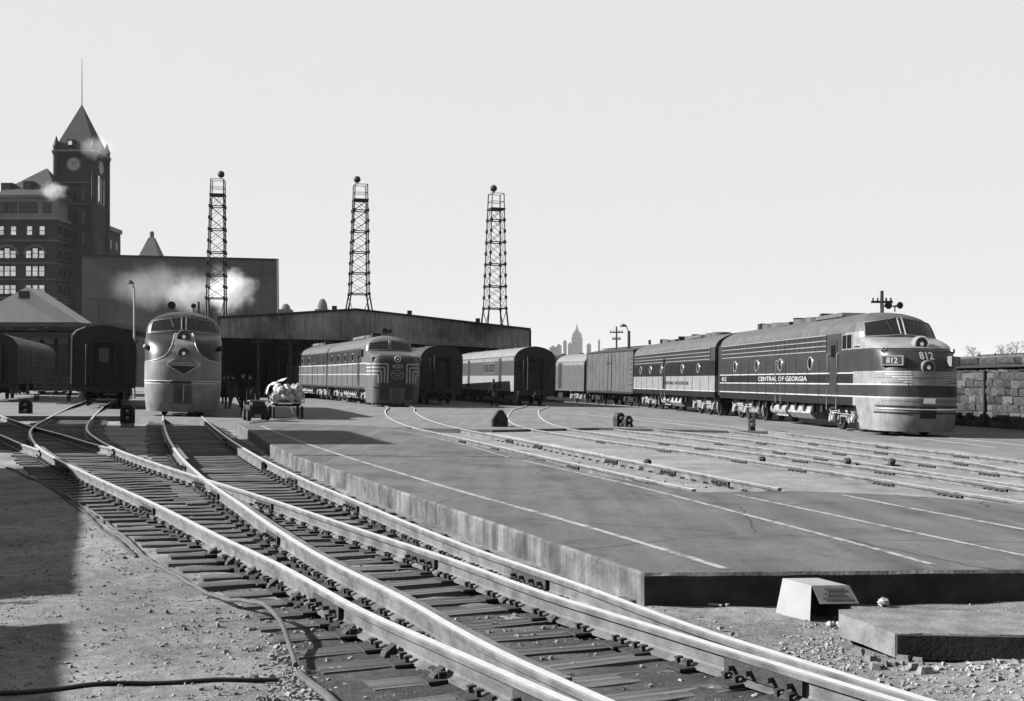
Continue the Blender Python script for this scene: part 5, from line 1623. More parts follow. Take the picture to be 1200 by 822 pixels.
for k, (z0_, z1_, y0_, m) in enumerate(((383, 379, 0, M_roof), (389, 384, -1.2, M_dark), (396, 391, -2.2, M_dark))):
    mb = MB(); xa_, xb_ = cx2(-90), cx2((135, 118, 100)[k])
    mb.box(((xa_ + xb_) / 2, 6, (cz2(z0_) + cz2(z1_)) / 2), (xb_ - xa_, 12 - 2 * y0_, cz2(z1_) - cz2(z0_))); mb.build('roof', m, cp)
for k in range(15):
    mb = MB(); mb.box((cx2(-20 + k * 9.5 + (k % 3) * 2), -1.3 - (k % 2) * .6, cz2(381 + (k * 7 % 5) * 1.6)), (.45 + .25 * (k % 3), .4, .12)); mb.build('roof_light', M_roof, cp)
for k in range(9):
    mb = MB(); mb.box((cx2(-30 + k * 17), 2, cz2(396) / 2 - .5), (.25, .25, cz2(396) + .9)); mb.build('column', M_black, cp)
# tower pyramid far behind, domes, skyline
M_hz = mat('far_masonry', .12, .95, noise=.1, scale=.02)
def spire(name, px, ytop, ybase, wpx, Y, kind, label):
    t = empty(name, ((px - 600) / F * Y, Y, 0), label=label, cat='building')
    k = Y / F; zb = EYE - (ybase - 448) * k; zt = EYE - (ytop - 448) * k; w = wpx * k
    mb = MB()
    if kind == 'pyramid':
        mb.box((0, 0, zb / 2 - 10), (w, w, zb + 20)); mb.build('block', M_hz, t)
        zc = zb + (zt - zb) * .72; mb = MB(); mb.box((0, 0, (zb + zc) / 2), (w, w, zc - zb), taper=.26); mb.build('roof', M_hz, t)
        mb = MB(); mb.cyl((0, 0, zc), (0, 0, zt - 1.2), w * .11, 10); mb.sphere((0, 0, zt - 1.4), w * .11, 10, 6); mb.build('cupola', M_hz, t)
    elif kind == 'dome':
        mb.box((0, 0, zb / 2 - 10), (w * 1.3, w * 1.3, zb + 20)); mb.build('block', M_hz, t)
        mb = MB(); mb.sphere((0, 0, zb), w * .5, 14, 8, sc=(1, 1, (zt - zb) / (w * .5))); mb.build('dome', M_hz, t)
    elif kind == 'deco':
        mb.box((0, 0, zb / 2), (w, w, zb)); H = zt - zb
        for a, b, q in ((0, .45, 1.0), (.45, .60, .82), (.60, .66, .6), (.66, .72, .4)):
            mb.box((0, 0, zb + H * (a + b) / 2), (w * q, w * q, H * (b - a)))
        mb.build('block', M_hz, t); mb = MB(); mb.cyl((0, 0, zb + H * .7), (0, 0, zt), w * .16, 6, r1=w * .01); mb.build('spire', M_hz, t)
        for q in (-.3, -.1, .1, .3): mb = MB(); mb.box((w * q, -w * .505, zb + H * .2), (w * .07, w * .02, H * .45)); mb.build('window_strip', M_slate, t)
    else:
        mb.box((0, 0, zt / 2 - 5), (w, w, zt + 10)); mb.build('block', M_hz, t)
        mb = MB(); mb.box((0, 0, zt + k * .8), (w * .4, w * .4, 1.6 * k)); mb.build('penthouse', M_hz, t)
    return t
spire('pyramid_tower', 178, 270, 302, 24, 520, 'pyramid', 'pale pyramid roof with a small cupola above the huge hall wall')
spire('domed_tower', 335, 356, 363, 11, 620, 'dome', 'small dim dome just above the shed roof, nearer the hall wall')
spire('domed_tower', 378, 350, 363, 12, 640, 'dome', 'small dim dome above the shed roof, between the first two lattice towers')
spire('skyscraper', 676, 379, 409, 12.5, 4200, 'deco', 'distant hazy skyscraper with a pointed spire above the coaches')
for k, (px, yt, w, dd, lab) in enumerate(((655, 405, 6, 3600, 'faint square block leftmost on the distant skyline'), (662, 400, 4, 3700, 'faint slim block beside the hazy skyscraper'), (668, 403, 5, 3900, 'faint block touching the left foot of the hazy skyscraper'), (690, 404, 5, 3500, 'faint low block right of the hazy skyscraper'), (702, 399, 2.2, 3400, 'thin faint stack between skyscraper and poles'), (648, 407, 8, 3200, 'wide faint block nearest the shed corner on the skyline'))):
    spire('distant_block', px, yt, 410, w, dd, 'block', lab)

# ------------------------------------------------------------------ poles
def pole(px, ytop, Y, r, label, arms=(), lampx=None, m=None, name='utility_pole'):
    x = (px - 600) / F * Y; z0 = g(x) - .2; zt = EYE - (ytop - 448) / F * Y
    t = empty(name, (x, Y, z0), label=label, cat='pole'); H = zt - z0
    mb = MB(); mb.cyl((0, 0, 0), (0, 0, H), r, 8, r1=r * .7); mb.build('shaft', m or M_steelw, t)
    for h, w in arms:
        mb = MB(); mb.box((0, 0, H - h), (w, .1, .12)); a = mb.build('crossarm', m or M_steelw, t)
        for s in (-.42, -.2, .2, .42):
            mb = MB(); mb.cyl((w * s, 0, H - h + .06), (w * s, 0, H - h + .22), .05, 6); mb.build('insulator', M_roof, a)
    if lampx is not None:
        mb = MB(); mb.tube([(0, 0, H - .15), (lampx * .5, 0, H + .5), (lampx, 0, H + .55)], .04, 5); mb.build('lamp_arm', M_steelw, t)
        mb = MB(); mb.cyl((lampx, 0, H + .35), (lampx, 0, H + .6), .32, 10, r1=.1); mb.build('lamp_shade', M_dark, t)
    return t
pole(722.5, 383, 120, .12, 'thin pole with short crossarms rising behind the grey freight car', arms=((.6, 1.4), (1.3, .9)))
pole(737, 388, 100, .17, 'stout pole with a lamp on a short arm behind the striped diesels', lampx=-.5)
pole(1033.5, 341, 62, .13, 'pole with one long crossarm showing above the roof of the 812', arms=((.6, 1.15),))
pole(157.3, 338, 88, .10, 'slim pale pole between the dark coach and the head-on diesel', m=M_white, lampx=-.3, name='lamp_post')

# ------------------------------------------------------------------ stone retaining wall with track on top, at right
wall = empty('retaining_wall', (0, 0, 0), label='rough stone retaining wall behind the nose of the 812 at right', cat='wall')
def wallpt(y): return 20.6 - .085 * (y - 48)
M_wst = [mat('wall_stone_' + n_, v, .95, noise=.45, scale=3, bump=.8, bscale=12) for n_, v in (('mid', .055), ('pale', .10), ('dark', .03))]
mb = MB()
pts = [(wallpt(30) + .28, 30), (wallpt(160) + .28, 160), (wallpt(160) + 30, 160), (wallpt(30) + 60, 30)]
mb.prism(pts[::-1] if False else [pts[0], pts[3], pts[2], pts[1]], -1.2, 2.72); o = mb.build('embankment', M_ground, None, kind='structure')
yy = 36.0; SB = []
for v_ in range(8):
    mb = MB(); mb.box((0, 0, 0), (.3, 1, 1))
    mb.add([(-.15, -.48, -.44), (-.15, .48, -.44), (-.15, .48, .44), (-.15, -.48, .44), (-.22 - .05 * random.random(), random.uniform(-.3, .3), random.uniform(-.2, .2))], [(0, 4, 1), (1, 4, 2), (2, 4, 3), (3, 4, 0)])
    for i in range(len(mb.v)):
        q = mb.v[i]; mb.v[i] = (q[0] + random.uniform(-.05, .03), q[1] * (1 - random.uniform(.01, .04)), q[2] * (1 - random.uniform(.02, .08)))
    SB.append(mb.mesh('stone_block', M_wst[(0, 0, 1, 2, 0, 1, 0, 2)[v_]]))
zc = -.75
hgts = [.36, .34, .38, .33, .36, .32, .35, .33, .34, .30]
for r_, h in enumerate(hgts):
    y = 34 + random.uniform(0, .6)
    while y < 57:
        l = random.uniform(.35, .95)
        o = link('stone_block', random.choice(SB), wall, (wallpt(y + l / 2) + .13 + random.uniform(-.03, .03), y + l / 2, zc + h / 2), .085)
        o.scale = (1, l, h); y += l
    zc += h
mb = MB(); mb.box((wallpt(45) - .03, 45.5, 2.28), (.5, 24, .12), rz=.085); mb.build('ledge', M_dark, wall)
mb = MB(); mb.box((wallpt(108) + .1, 108, .9), (.4, 103, 3.4), rz=.085); mb.build('plain_stretch', M_wst[0], wall)
mb = MB(); mb.box((wallpt(45) + .15, 45.5, 2.68), (.42, 24, .12), rz=.085); mb.build('coping', M_wst[1], wall)
for y in (41.5, 49.6):
    mb = MB(); mb.box((wallpt(y) - .1, y, .95), (.12, .14, 2.3)); mb.build('wall_post', M_black, wall)
# flat wagons standing on the embankment
gcar = empty('gondola_car', (39.5, 88, 2.75), rz=.085, label='low dark gondola car standing on top of the stone wall', cat='freight car')
mb = MB(); mb.box((0, 0, .8), (2.6, 11, .5)); mb.build('body', M_black, gcar)
for q in (-4.2, 4.2):
    mb = MB(); mb.cyl((-1, q, .35), (1, q, .35), .35, 12); mb.cyl((-1, q + 1, .35), (1, q + 1, .35), .35, 12); mb.build('truck', M_black, gcar)
for q in (-5.2, -2.6, 0, 2.6, 5.2): mb = MB(); mb.box((-1.33, q, .9), (.08, .1, .5)); mb.build('stake', M_black, gcar)

def bare_tree(px, ytop, Y, z0, label, seed):
    rr = random.Random(seed); x = (px - 600) / F * Y; zt = EYE - (ytop - 448) / F * Y; H = zt - z0
    t = empty('bare_tree', (x, Y, z0), label=label, cat='tree')
    mb = MB(); mb.tube([(0, 0, 0), (.1, 0, H * .4), (.05, 0, H * .7)], [H * .03, H * .022, H * .012], 6); mb.build('trunk', M_wood, t)
    mb = MB()
    def br(p, d, l, r, dep):
        q = p + d * l; mb.cyl(p, q, r, 4, r1=r * .6, cap=False)
        if dep:
            for _ in range(4): br(q, (d + Vector((rr.uniform(-.9, .9), rr.uniform(-.9, .9), rr.uniform(-.2, .6)))).normalized(), l * .62, r * .55, dep - 1)
    for k in range(7): br(Vector((.07, 0, H * (.3 + .06 * k))), Vector((rr.uniform(-1, 1), rr.uniform(-1, 1), .8)).normalized(), H * .26, H * .012, 3)
    mb.build('crown', M_wood, t, kind='stuff')
bare_tree(1190, 402, 75, 2.7, 'small bare tree on the embankment at the right edge', 3)
bare_tree(1172, 406, 80, 2.7, 'faint bare tree on the embankment above the stone wall', 5)
bare_tree(1140, 408, 95, 2.7, 'low bare tree just right of the 812 nose on the embankment', 8)

# ------------------------------------------------------------------ signal tower outside the left edge whose shade falls across the tracks
sg = empty('signal_tower', (-20.2, 28.4, g(-20) - .2), rz=.3, label='brick signal tower outside the left edge, casting shade over the tracks', cat='building')
mb = MB(); mb.box((0, 1.3, 4.2), (5, 6.4, 8.4)); mb.build('wall', M_brick, sg)
mb = MB(); mb.box((0, 8.6, 3.1), (4.6, 8.2, 6.2)); mb.build('low_wing', M_brick, sg); mb = MB(); mb.box((0, 8.6, 6.3), (5.0, 8.6, .2)); mb.build('wing_roof', M_slate, sg)
mb = MB(); mb.add([(-2.9, -2.3, 8.4), (2.9, -2.3, 8.4), (2.9, 4.9, 8.4), (-2.9, 4.9, 8.4), (0, .3, 9.3), (0, 2.3, 9.3)], [(0, 1, 4), (1, 2, 5, 4), (2, 3, 5), (3, 0, 4, 5), (3, 2, 1, 0)]); mb.build('roof', M_slate, sg)
for y in (-1, 1, 3):
    mb = MB(); mb.box((2.52, y, 7.2), (.1, 1.4, 1.5)); f = mb.build('window', M_white, sg); mb = MB(); mb.box((2.58, y, 7.2), (.04, 1.2, 1.3)); mb.build('pane', M_glass, f)
# ------------------------------------------------------------------ dwarf signals and switch stands
def dwarf(px, py, h, w, label, kind='hood', base=True, rz=.25, zb=-.2):
    p = P(px, py, zb); p.z = gz(p.x, p.y) if zb < -.1 else g(p.x) + zb
    t = empty('dwarf_signal', p, rz=rz, label=label, cat='signal', group='dwarf signals beside the tracks')
    b = .14 if base else .05
    mb = MB(); mb.box((0, 0, b / 2), (w * .95, w * .7, b), taper=.92); mb.build('base', M_slab if base else M_black, t)
    if kind == 'hood':
        mb = MB(); n = 14; H = h - b
        prof = [(-w / 2, b), (w / 2, b)] + [(w / 2 * math.cos(a), b + H - w / 2 + w / 2 * math.sin(a)) for a in np.linspace(0, math.pi, n)]
        mb.extr(prof, 'y', -.10, .16); mb.build('housing', M_black, t)
        for k, zz in enumerate((b + H * .30, b + H * .66)):
            mb = MB(); mb.cyl((0, -.10, zz), (0, -.15, zz), w * .24, 14); l = mb.build('lamp_bezel', M_dark, t)
            mb = MB(); mb.sphere((0, -.15, zz), w * .17, 12, 6, sc=(1, .4, 1)); mb.build('lens', M_glassl, l, smooth=True)
            mb = MB(); vs = []
            for a in np.linspace(0, math.pi, 9):
                for d in (-.10, -.27): vs.append((w * .27 * math.cos(a), d, zz + w * .27 * math.sin(a)))
            mb.add(vs, [(2 * i, 2 * i + 1, 2 * i + 3, 2 * i + 2) for i in range(8)]); mb.build('visor', M_black, l)
    elif kind == 'peak':
        mb = MB(); mb.extr([(-w / 2, b), (w / 2, b), (w / 2, h * .6), (w * .12, h), (-w * .12, h), (-w / 2, h * .6)], 'y', -.14, .14); mb.build('housing', M_black, t)
        mb = MB(); mb.tube([(-w / 2 - .02, -.15, b), (-w / 2 - .02, -.15, h * .6), (-w * .12, -.15, h + .02), (w * .12, -.15, h + .02), (w / 2, -.15, h * .6)], .018, 5); mb.build('rim', M_rail, t)
        mb = MB(); mb.cyl((0, -.14, h * .55), (0, -.18, h * .55), w * .2, 12); mb.build('lens', M_glass, t)
        mb = MB(); mb.sphere((w * .9, .1, .1), .16, 10, 6, sc=(1.3, 1, .8)); mb.build('junction_box', M_truck, t, smooth=True)
    else:
        mb = MB(); mb.box((0, 0, h / 2), (w * .6, w * .6, h)); mb.box((0, 0, h * .9), (w, w * .8, h * .22)); mb.build('mast', M_black, t)
        for zz in (h * .5, h * .72, h * .9):
            mb = MB(); mb.cyl((0, -w * .3, zz), (0, -w * .5, zz), w * .26, 12); mb.build('lens', M_glassl, t)
        mb = MB(); mb.box((0, 0, .05), (w * 2.6, w * 1.4, .1)); mb.build('foot', M_black, t)
    return t
dwarf(30, 490, .78, .50, 'leftmost dwarf signal, on a pale block in front of the dark coaches')
dwarf(149.5, 501, .80, .48, 'dwarf signal on a pale block in front of the round-roofed coach and head-on diesel')
dwarf(294, 493, .55, .30, 'small dark dwarf signal beside the baggage tractor wheels', base=False)
dwarf(585.5, 506.5, .78, .55, 'house-shaped dwarf signal with pointed top between the middle tracks', kind='peak', base=False, zb=-.2)
dwarf(726, 506, .72, .36, 'left one of the pair of dwarf signals in front of the grey freight car', base=False, zb=-.2, rz=.5)
dwarf(735.5, 506.5, .62, .30, 'right one of the pair of dwarf signals in front of the grey freight car', base=False, zb=-.2, rz=.5)
dwarf(881, 509.5, .85, .32, 'slim upright dwarf signal in front of the 812 side', kind='mast', base=False, zb=-.15)
for px, py, lab in ((893, 547, 'round switch lamp on the pale ballast below the 812 number on its side'), (759, 551, 'small curved switch lamp beside the exposed tie ends'), (993, 549, 'small square junction box between the right-hand rails'), (1045, 549, 'tiny dark box between the rails below the 812 nose')):
    p = P(px, py, -.15); t = empty('switch_box', p, rz=.3, label=lab, cat='junction box')
    mb = MB(); mb.box((0, 0, .05), (.34, .3, .1)); mb.build('foot', M_black, t); t.scale = (.8, .8, .8)
    mb = MB(); mb.box((0, 0, .16), (.13, .12, .16), taper=.8); mb.cyl((0, -.07, .2), (0, .07, .2), .08, 12); mb.build('head', M_black, t); mb = MB(); mb.cyl((-.16, -.12, .2), (-.05, -.14, .2), .05, 8); mb.build('lens', M_rail, t)
mb = MB()
p0, p1 = P(893, 551, -.15), P(832, 552, -.15); mb.tube([p0 + Vector((0, 0, .03)), (p0 + p1) / 2 + Vector((0, 0, .04)), p1 + Vector((0, 0, .03))], .02, 5); o = mb.build('switch_rod', M_black); tag(o, 'thin dark rod running left from the round switch lamp over pale ballast', 'rod')

# ------------------------------------------------------------------ people
def person(X, Y, z, h, face, label, pose='stand', bag=None, hat=False, coat=M_cloth, seed=0):
    """one continuous skinned body; face = heading angle (0 looks away along +y, pi looks at the camera)"""
    rr = random.Random(seed)
    t = empty('person', (X, Y, z), rz=face, label=label, cat='person', group=None)
    s = h / 1.78
    st = .0 if pose == 'stand' else .26
    lean = .03 if pose == 'stand' else .10
    J = {}
    def j(n, x, y, zz, rx, ry=None): J[n] = (Vector((x * s, y * s, zz * s)), (rx * s, (ry or rx) * s))
    j('pelvis', 0, 0, .95, .155, .11); j('waist', 0, lean * .3, 1.10, .135, .10); j('chest', 0, lean * .7, 1.32, .165, .11); j('neck0', 0, lean, 1.47, .09, .07); j('neck', 0, lean + .01, 1.53, .055); 
    j('chin', 0, lean + .02, 1.58, .065, .075); j('head', 0, lean + .015, 1.665, .078, .095); j('crown', 0, lean, 1.75, .055, .07)
    for sd, nm in ((-1, 'l'), (1, 'r')):
        f = st * sd
        j('hip' + nm, .09 * sd, 0, .90, .095); j('knee' + nm, .10 * sd, f * .5 + .02, .50, .068); j('ank' + nm, .10 * sd, f - (.03 if f < 0 else 0), .09, .05); j('toe' + nm, .11 * sd, f + .15, .035, .035)
        a = -f * .8
        j('sho' + nm, .185 * sd, lean * .9, 1.42, .065); j('elb' + nm, .25 * sd, a * .4 + lean - .02, 1.14, .05); j('wri' + nm, .24 * sd, a + lean + .06, .90, .032); j('palm' + nm, .235 * sd, a + lean + .08, .83, .038, .022)
    order = list(J); idx = {n: i for i, n in enumerate(order)}
    E = [('pelvis', 'waist'), ('waist', 'chest'), ('chest', 'neck0'), ('neck0', 'neck'), ('neck', 'chin'), ('chin', 'head'), ('head', 'crown')]
    for nm in 'lr': E += [('pelvis', 'hip' + nm), ('hip' + nm, 'knee' + nm), ('knee' + nm, 'ank' + nm), ('ank' + nm, 'toe' + nm), ('chest', 'sho' + nm), ('sho' + nm, 'elb' + nm), ('elb' + nm, 'wri' + nm), ('wri' + nm, 'palm' + nm)]
    co = [tuple(J[n][0]) for n in order]; ed = [(idx[a], idx[b]) for a, b in E]; rad = [J[n][1] for n in order]
    for nm, sd in (('l', -1), ('r', 1)):      # five fingers per hand
        pc = J['palm' + nm][0]
        for q, (dx, ln) in enumerate(((-.028, .072), (-.010, .082), (.009, .078), (.027, .062))):
            a = len(co); co.append(tuple(pc + Vector((dx * .4, dx, -.045)) * s)); co.append(tuple(pc + Vector((-sd * .012 + dx * .3, dx * 1.1 + .008, -.045 - ln)) * s))
            ed += [(idx['palm' + nm], a), (a, a + 1)]; rad += [(.010 * s,) * 2, (.008 * s,) * 2]
        a = len(co); co.append(tuple(pc + Vector((-sd * .01, .045, .0)) * s)); co.append(tuple(pc + Vector((-sd * .015, .06, -.05)) * s))
        ed += [(idx['palm' + nm], a), (a, a + 1)]; rad += [(.012 * s,) * 2, (.009 * s,) * 2]
    me = bpy.data.meshes.new('body'); me.from_pydata(co, ed, []); me.materials.append(coat)
    o = link('body', me, t)
    o.modifiers.new('skin', 'SKIN'); sk = me.skin_vertices[0] if me.skin_vertices else None
    sv = me.skin_vertices[0].data
    for i, r in enumerate(rad): sv[i].radius = r; sv[i].use_root = (i == 0)
    ss = o.modifiers.new('sub', 'SUBSURF'); ss.levels = 2; ss.render_levels = 2
    # face and hands in skin colour, hair or hat, coat skirt, shoes
    hd = J['head'][0]
    mb = MB(); mb.sphere((hd.x, hd.y + .022 * s, hd.z - .02 * s), .083 * s, 14, 10, sc=(.92, 1.02, 1.28))
    mb.cyl((hd.x, hd.y + .10 * s, hd.z + .0), (hd.x, hd.y + .122 * s, hd.z - .035 * s), .012 * s, 6, r1=.017 * s)
    for sx in (-1, 1): mb.sphere((hd.x + sx * .08 * s, hd.y + .01, hd.z - .01), .022 * s, 6, 5, sc=(.5, .8, 1.3))
    fc = mb.build('face', M_skin, t, smooth=True)
    mb = MB()
    for sx in (-1, 1): mb.sphere((hd.x + sx * .03 * s, hd.y + .098 * s, hd.z + .004), .010 * s, 6, 4)
    mb.box((hd.x, hd.y + .1 * s, hd.z - .062 * s), (.045 * s, .012, .008)); mb.build('features', M_ink, fc, kind='stuff')
    if hat:
        mb = MB(); mb.cyl((hd.x, hd.y, hd.z + .045 * s), (hd.x, hd.y, hd.z + .06 * s), .15 * s, 16); mb.cyl((hd.x, hd.y, hd.z + .06 * s), (hd.x, hd.y, hd.z + .16 * s), .095 * s, 14, r1=.08 * s); mb.build('hat', coat, t, smooth=True)
    else:
        mb = MB(); mb.sphere((hd.x, hd.y - .012, hd.z + .025 * s), .092 * s, 12, 8, sc=(.98, 1.08, 1.0)); mb.build('hair', M_black, t, smooth=True)
    n = 14; mb = MB(); vs = []
    for zz, rx, ry in ((.62, .21, .17), (.85, .19, .15), (1.08, .165, .125), (1.12, .15, .11)):
        for k in range(n):
            a = 2 * math.pi * k / n; vs.append(((rx * math.cos(a)) * s, (ry * math.sin(a) + lean * .4) * s, zz * s + .01 * math.sin(3 * a)))
    mb.add(vs, [(r * n + k, r * n + (k + 1) % n, (r + 1) * n + (k + 1) % n, (r + 1) * n + k) for r in range(3) for k in range(n)]); mb.build('coat_skirt', coat, t, smooth=True)
    if bag:
        w_ = J['palm' + bag][0]; b = empty('suitcase', (0, 0, 0), label='dark suitcase carried by the man walking past the coaches', cat='suitcase')
        b.location = Matrix.Translation((X, Y, z)) @ Matrix.Rotation(face, 4, 'Z') @ Vector((w_.x, w_.y, w_.z - .12 * s)); b.rotation_euler = (0, 0, face)
        mb = MB(); mb.box((0, 0, -.2), (.16, .5, .34)); mb.build('case', M_dark, b)
        mb = MB(); mb.tube([(0, -.09, -.04), (0, -.08, .03), (0, .08, .03), (0, .09, -.04)], .012, 5); mb.build('handle', M_black, b)
    return t
def pp(px, py): p = P(px, py, -.01); return p.x, p.y, p.z
X, Y, Z = pp(580, 477); person(X, Y, Z, 1.80, math.radians(60), 'man in a dark coat walking past the pale-banded coach with a bag', 'walk', bag='r', seed=1)
M_coat2 = mat('grey_coat', .06, .95, noise=.3, scale=10)
X, Y, Z = pp(286, 487); person(X, Y, Z, 1.80, 2.7, 'tall person in dark clothes standing behind the baggage tractor', 'stand', hat=True, seed=2)
X, Y, Z = pp(293.5, 482); person(X, Y, Z, 1.72, 3.0, 'person in dark clothes half hidden right of the tall standing one', 'stand', seed=3)
X, Y, Z = pp(267, 480); person(X, Y, Z, 1.72, 3.3, 'person in a dark coat standing nearest the head-on diesel', 'stand', coat=M_coat2, hat=True, seed=4)
X, Y, Z = pp(275.5, 478); person(X, Y, Z, 1.70, 2.4, 'person in a dark coat turned sideways, second from the head-on diesel', 'walk', coat=M_coat2, seed=5)
X, Y, Z = pp(263, 475); person(X, Y, Z, 1.70, 3.0, 'most distant person in dark clothes beside the head-on diesel', 'stand', hat=True, seed=6)

# ------------------------------------------------------------------ baggage tractor and wagons
def wheel(mb, x, y, r, w=.12, axis='x', n=18):
    d = Vector((w / 2, 0, 0)) if axis == 'x' else Vector((0, w / 2, 0)); c = Vector((x, y, r)); mb.cyl(c - d, c + d, r, n)
X, Y, Z = pp(300, 493)
tr = empty('baggage_tractor', (X, Y, Z), rz=.35, label='small dark baggage tractor with pale bonnet edge in front of the standing people', cat='tractor')
mb = MB(); mb.box((0, .1, .42), (.62, 1.5, .34)); mb.box((0, -.55, .62), (.50, .5, .18), taper=.9); mb.build('chassis', M_dark, tr)
mb = MB(); mb.box((.02, -.2, .74), (.62, .7, .05)); mb.build('bonnet', M_rail, tr)
mb = MB(); mb.box((0, .62, .72), (.5, .4, .1)); mb.box((0, .82, .95), (.5, .07, .42)); mb.build('seat', M_black, tr)
mb = MB(); mb.tube([(0, .1, .7), (0, .25, 1.02)], .02, 6); mb.build('steering_column', M_black, tr)
mb = MB(); R0 = []
for k in range(17): a = 2 * math.pi * k / 16; R0.append((.17 * math.cos(a), .27 + .06 * math.sin(a), 1.04 + .15 * math.sin(a)))
mb.tube(R0, .014, 5); mb.build('steering_wheel', M_black, tr)
for x, y in ((-.34, -.55), (.34, -.55), (-.34, .55), (.34, .55)):
    mb = MB(); wheel(mb, x, y, .23, .13); w = mb.build('wheel', M_black, tr); mb = MB(); wheel(mb, x + (.04 if x > 0 else -.04), y, .10, .08); o = mb.build('hub', M_rail, w); o.location.z = .13
def baggage_wagon(px, py, rz, W, L, label, load=True, m=M_wood):
    X, Y, Z = pp(px, py)
    t = empty('baggage_wagon', (X, Y, Z), rz=rz, label=label, cat='baggage wagon')
    for k in range(8):
        mb = MB(); mb.box((0, -L / 2 + (k + .5) * L / 8, .62), (W, L / 8 - .012, .05)); mb.build('deck_plank', m, t)
    mb = MB(); mb.box((-W * .35, 0, .55), (.08, L, .1)); mb.box((W * .35, 0, .55), (.08, L, .1)); mb.box((0, 0, .5), (W * .7, .1, .1)); mb.build('frame', M_black, t)
    for x in (-W / 2 + .06, W / 2 - .06):
        for y in (-L * .33, L * .33):
            mb = MB(); wheel(mb, x, y, .24, .08)
            w = mb.build('wheel', M_black, t)
    for x in ((-W / 2, -W / 6, W / 6, W / 2) if not load else (-W / 2, W / 2)):
        for y in (-L / 2 + .03, L / 2 - .03):
            hs_ = .95 if not load else .45; mb = MB(); mb.box((x * .97, y, .6 + hs_ / 2), (.05, .05, hs_)); mb.build('stake', m, t)
    for z in ((.85, 1.1, 1.35) if not load else (.8,)):
        mb = MB(); mb.box((0, -L / 2 + .01, z), (W, .025, .08)); mb.build('end_rail', m, t)
        mb = MB(); mb.box((0, L / 2 - .01, z), (W, .025, .08)); mb.build('end_rail', m, t)
    mb = MB(); mb.tube([(0, -L / 2, .5), (.1, -L / 2 - .5, .35), (.12, -L / 2 - .8, .2)], .025, 6); mb.build('tow_bar', M_black, t)
    return t, Vector((X, Y, Z))
wagon, wp = baggage_wagon(335, 489.5, .28, 1.25, 2.6, 'four-wheeled baggage wagon heaped with pale mail sacks under a canvas', m=M_canvas)
def wl(v): return Matrix.Translation(wp) @ Matrix.Rotation(.28, 4, 'Z') @ Vector(v)
rr = random.Random(4)
# individual sacks standing at the near end
for lay, (zz, xs_) in enumerate(((.645, (-.42, -.14, .15, .42)), (.93, (-.3, 0, .3)))):
    for yi, y in enumerate((-1.08, -.62, -.12, .4)):
        for xi, x in enumerate(xs_):
            mb = MB(); H = rr.uniform(.36, .5); n_, m__ = 12, 9
            mb.sphere((0, 0, H / 2), .5, n_, m__, sc=(rr.uniform(.30, .40), rr.uniform(.44, .56), H))
            for i in range(len(mb.v)):
                q = mb.v[i]; fz = .03 * math.sin(9 * q[0] + 5 * q[2] + x * 9) * math.sin(11 * q[1] + 3 * q[2])
                mb.v[i] = (q[0] * (1 + fz * 3) + rr.uniform(-.012, .012), q[1] + rr.uniform(-.02, .02), max(q[2] + fz, 0))
            mb.cyl((0, -.18, H * .8), (.02, -.27, H * .9), .03, 8, r1=.06)
            o = mb.build('mail_sack', M_canvas, smooth=True); o.location = wl((x, y, zz)); o.rotation_euler = (rr.uniform(-.25, .35), rr.uniform(-.35, .35), rr.uniform(-.6, .9))
            side = (('leftmost', 'left middle', 'right middle', 'rightmost') if lay == 0 else ('left', 'middle', 'right'))[xi]
            tag(o, f'pale mail sack, {side}, {("front", "second", "third", "last")[yi]} row, {("bottom", "top")[lay]} layer on the wagon', 'sack', 'mail sacks heaped on the baggage wagon')
mb = MB(); nxg, nyg = 12, 14; vs = []
for jy in range(nyg + 1):
    for ix in range(nxg + 1):
        u, v = ix / nxg, jy / nyg
        x = -.80 + .80 * u; y = -.6 + 1.7 * v
        z = 1.26 + .34 * u - .05 * math.sin(9 * v) * (1 - u) + .03 * math.sin(14 * u + 5 * v)
        if u < .12: z -= (.12 - u) * 2.2
        vs.append(wl((x, y, z)))
mb.add(vs, [(jy * (nxg + 1) + ix, jy * (nxg + 1) + ix + 1, (jy + 1) * (nxg + 1) + ix + 1, (jy + 1) * (nxg + 1) + ix) for jy in range(nyg) for ix in range(nxg)])
mb.add([v + Vector((0, 0, -.02)) for v in vs], [(jy * (nxg + 1) + ix, (jy + 1) * (nxg + 1) + ix, (jy + 1) * (nxg + 1) + ix + 1, jy * (nxg + 1) + ix + 1) for jy in range(nyg) for ix in range(nxg)])
o = mb.build('canvas_sheet', M_canvas, smooth=True); tag(o, 'pale canvas sheet sloping up over the mail sacks on the wagon', 'canvas sheet')
wagon2, wp2 = baggage_wagon(62, 470.5, .3, 1.9, 2.6, 'slatted baggage wagon standing between the two dark coaches at the left', load=False)
for k, (x, z, w_) in enumerate(((-.45, .88, .8), (.45, .88, .75), (-.05, 1.35, .95))):
    mb = MB(); mb.box((0, 0, 0), (w_, .9, .42))
    o = empty('crate', Matrix.Translation(wp2) @ Matrix.Rotation(.3, 4, 'Z') @ Vector((x, -.6, z)), rz=.3, label=('lower left slatted crate on the wagon between the dark coaches', 'lower right slatted crate on the wagon between the dark coaches', 'topmost slatted crate on the wagon between the dark coaches')[k], cat='crate', group='crates on the slatted baggage wagon')
    mb.build('box', M_dark, o)
    for q in (-.13, 0, .13):
        mb = MB(); mb.box((0, -.46, q), (w_, .02, .06)); mb.build('slat', M_rail, o)
# long tow board lying on the platform beside the tractor
p = P(320, 495, .08); mb = MB(); mb.box((0, 0, .05), (1.6, .22, .06), ry=-.1); o = mb.build('ramp_board', M_white, loc=tuple(p)); tag(o, 'pale board lying tilted on the platform below the mail wagon', 'board')

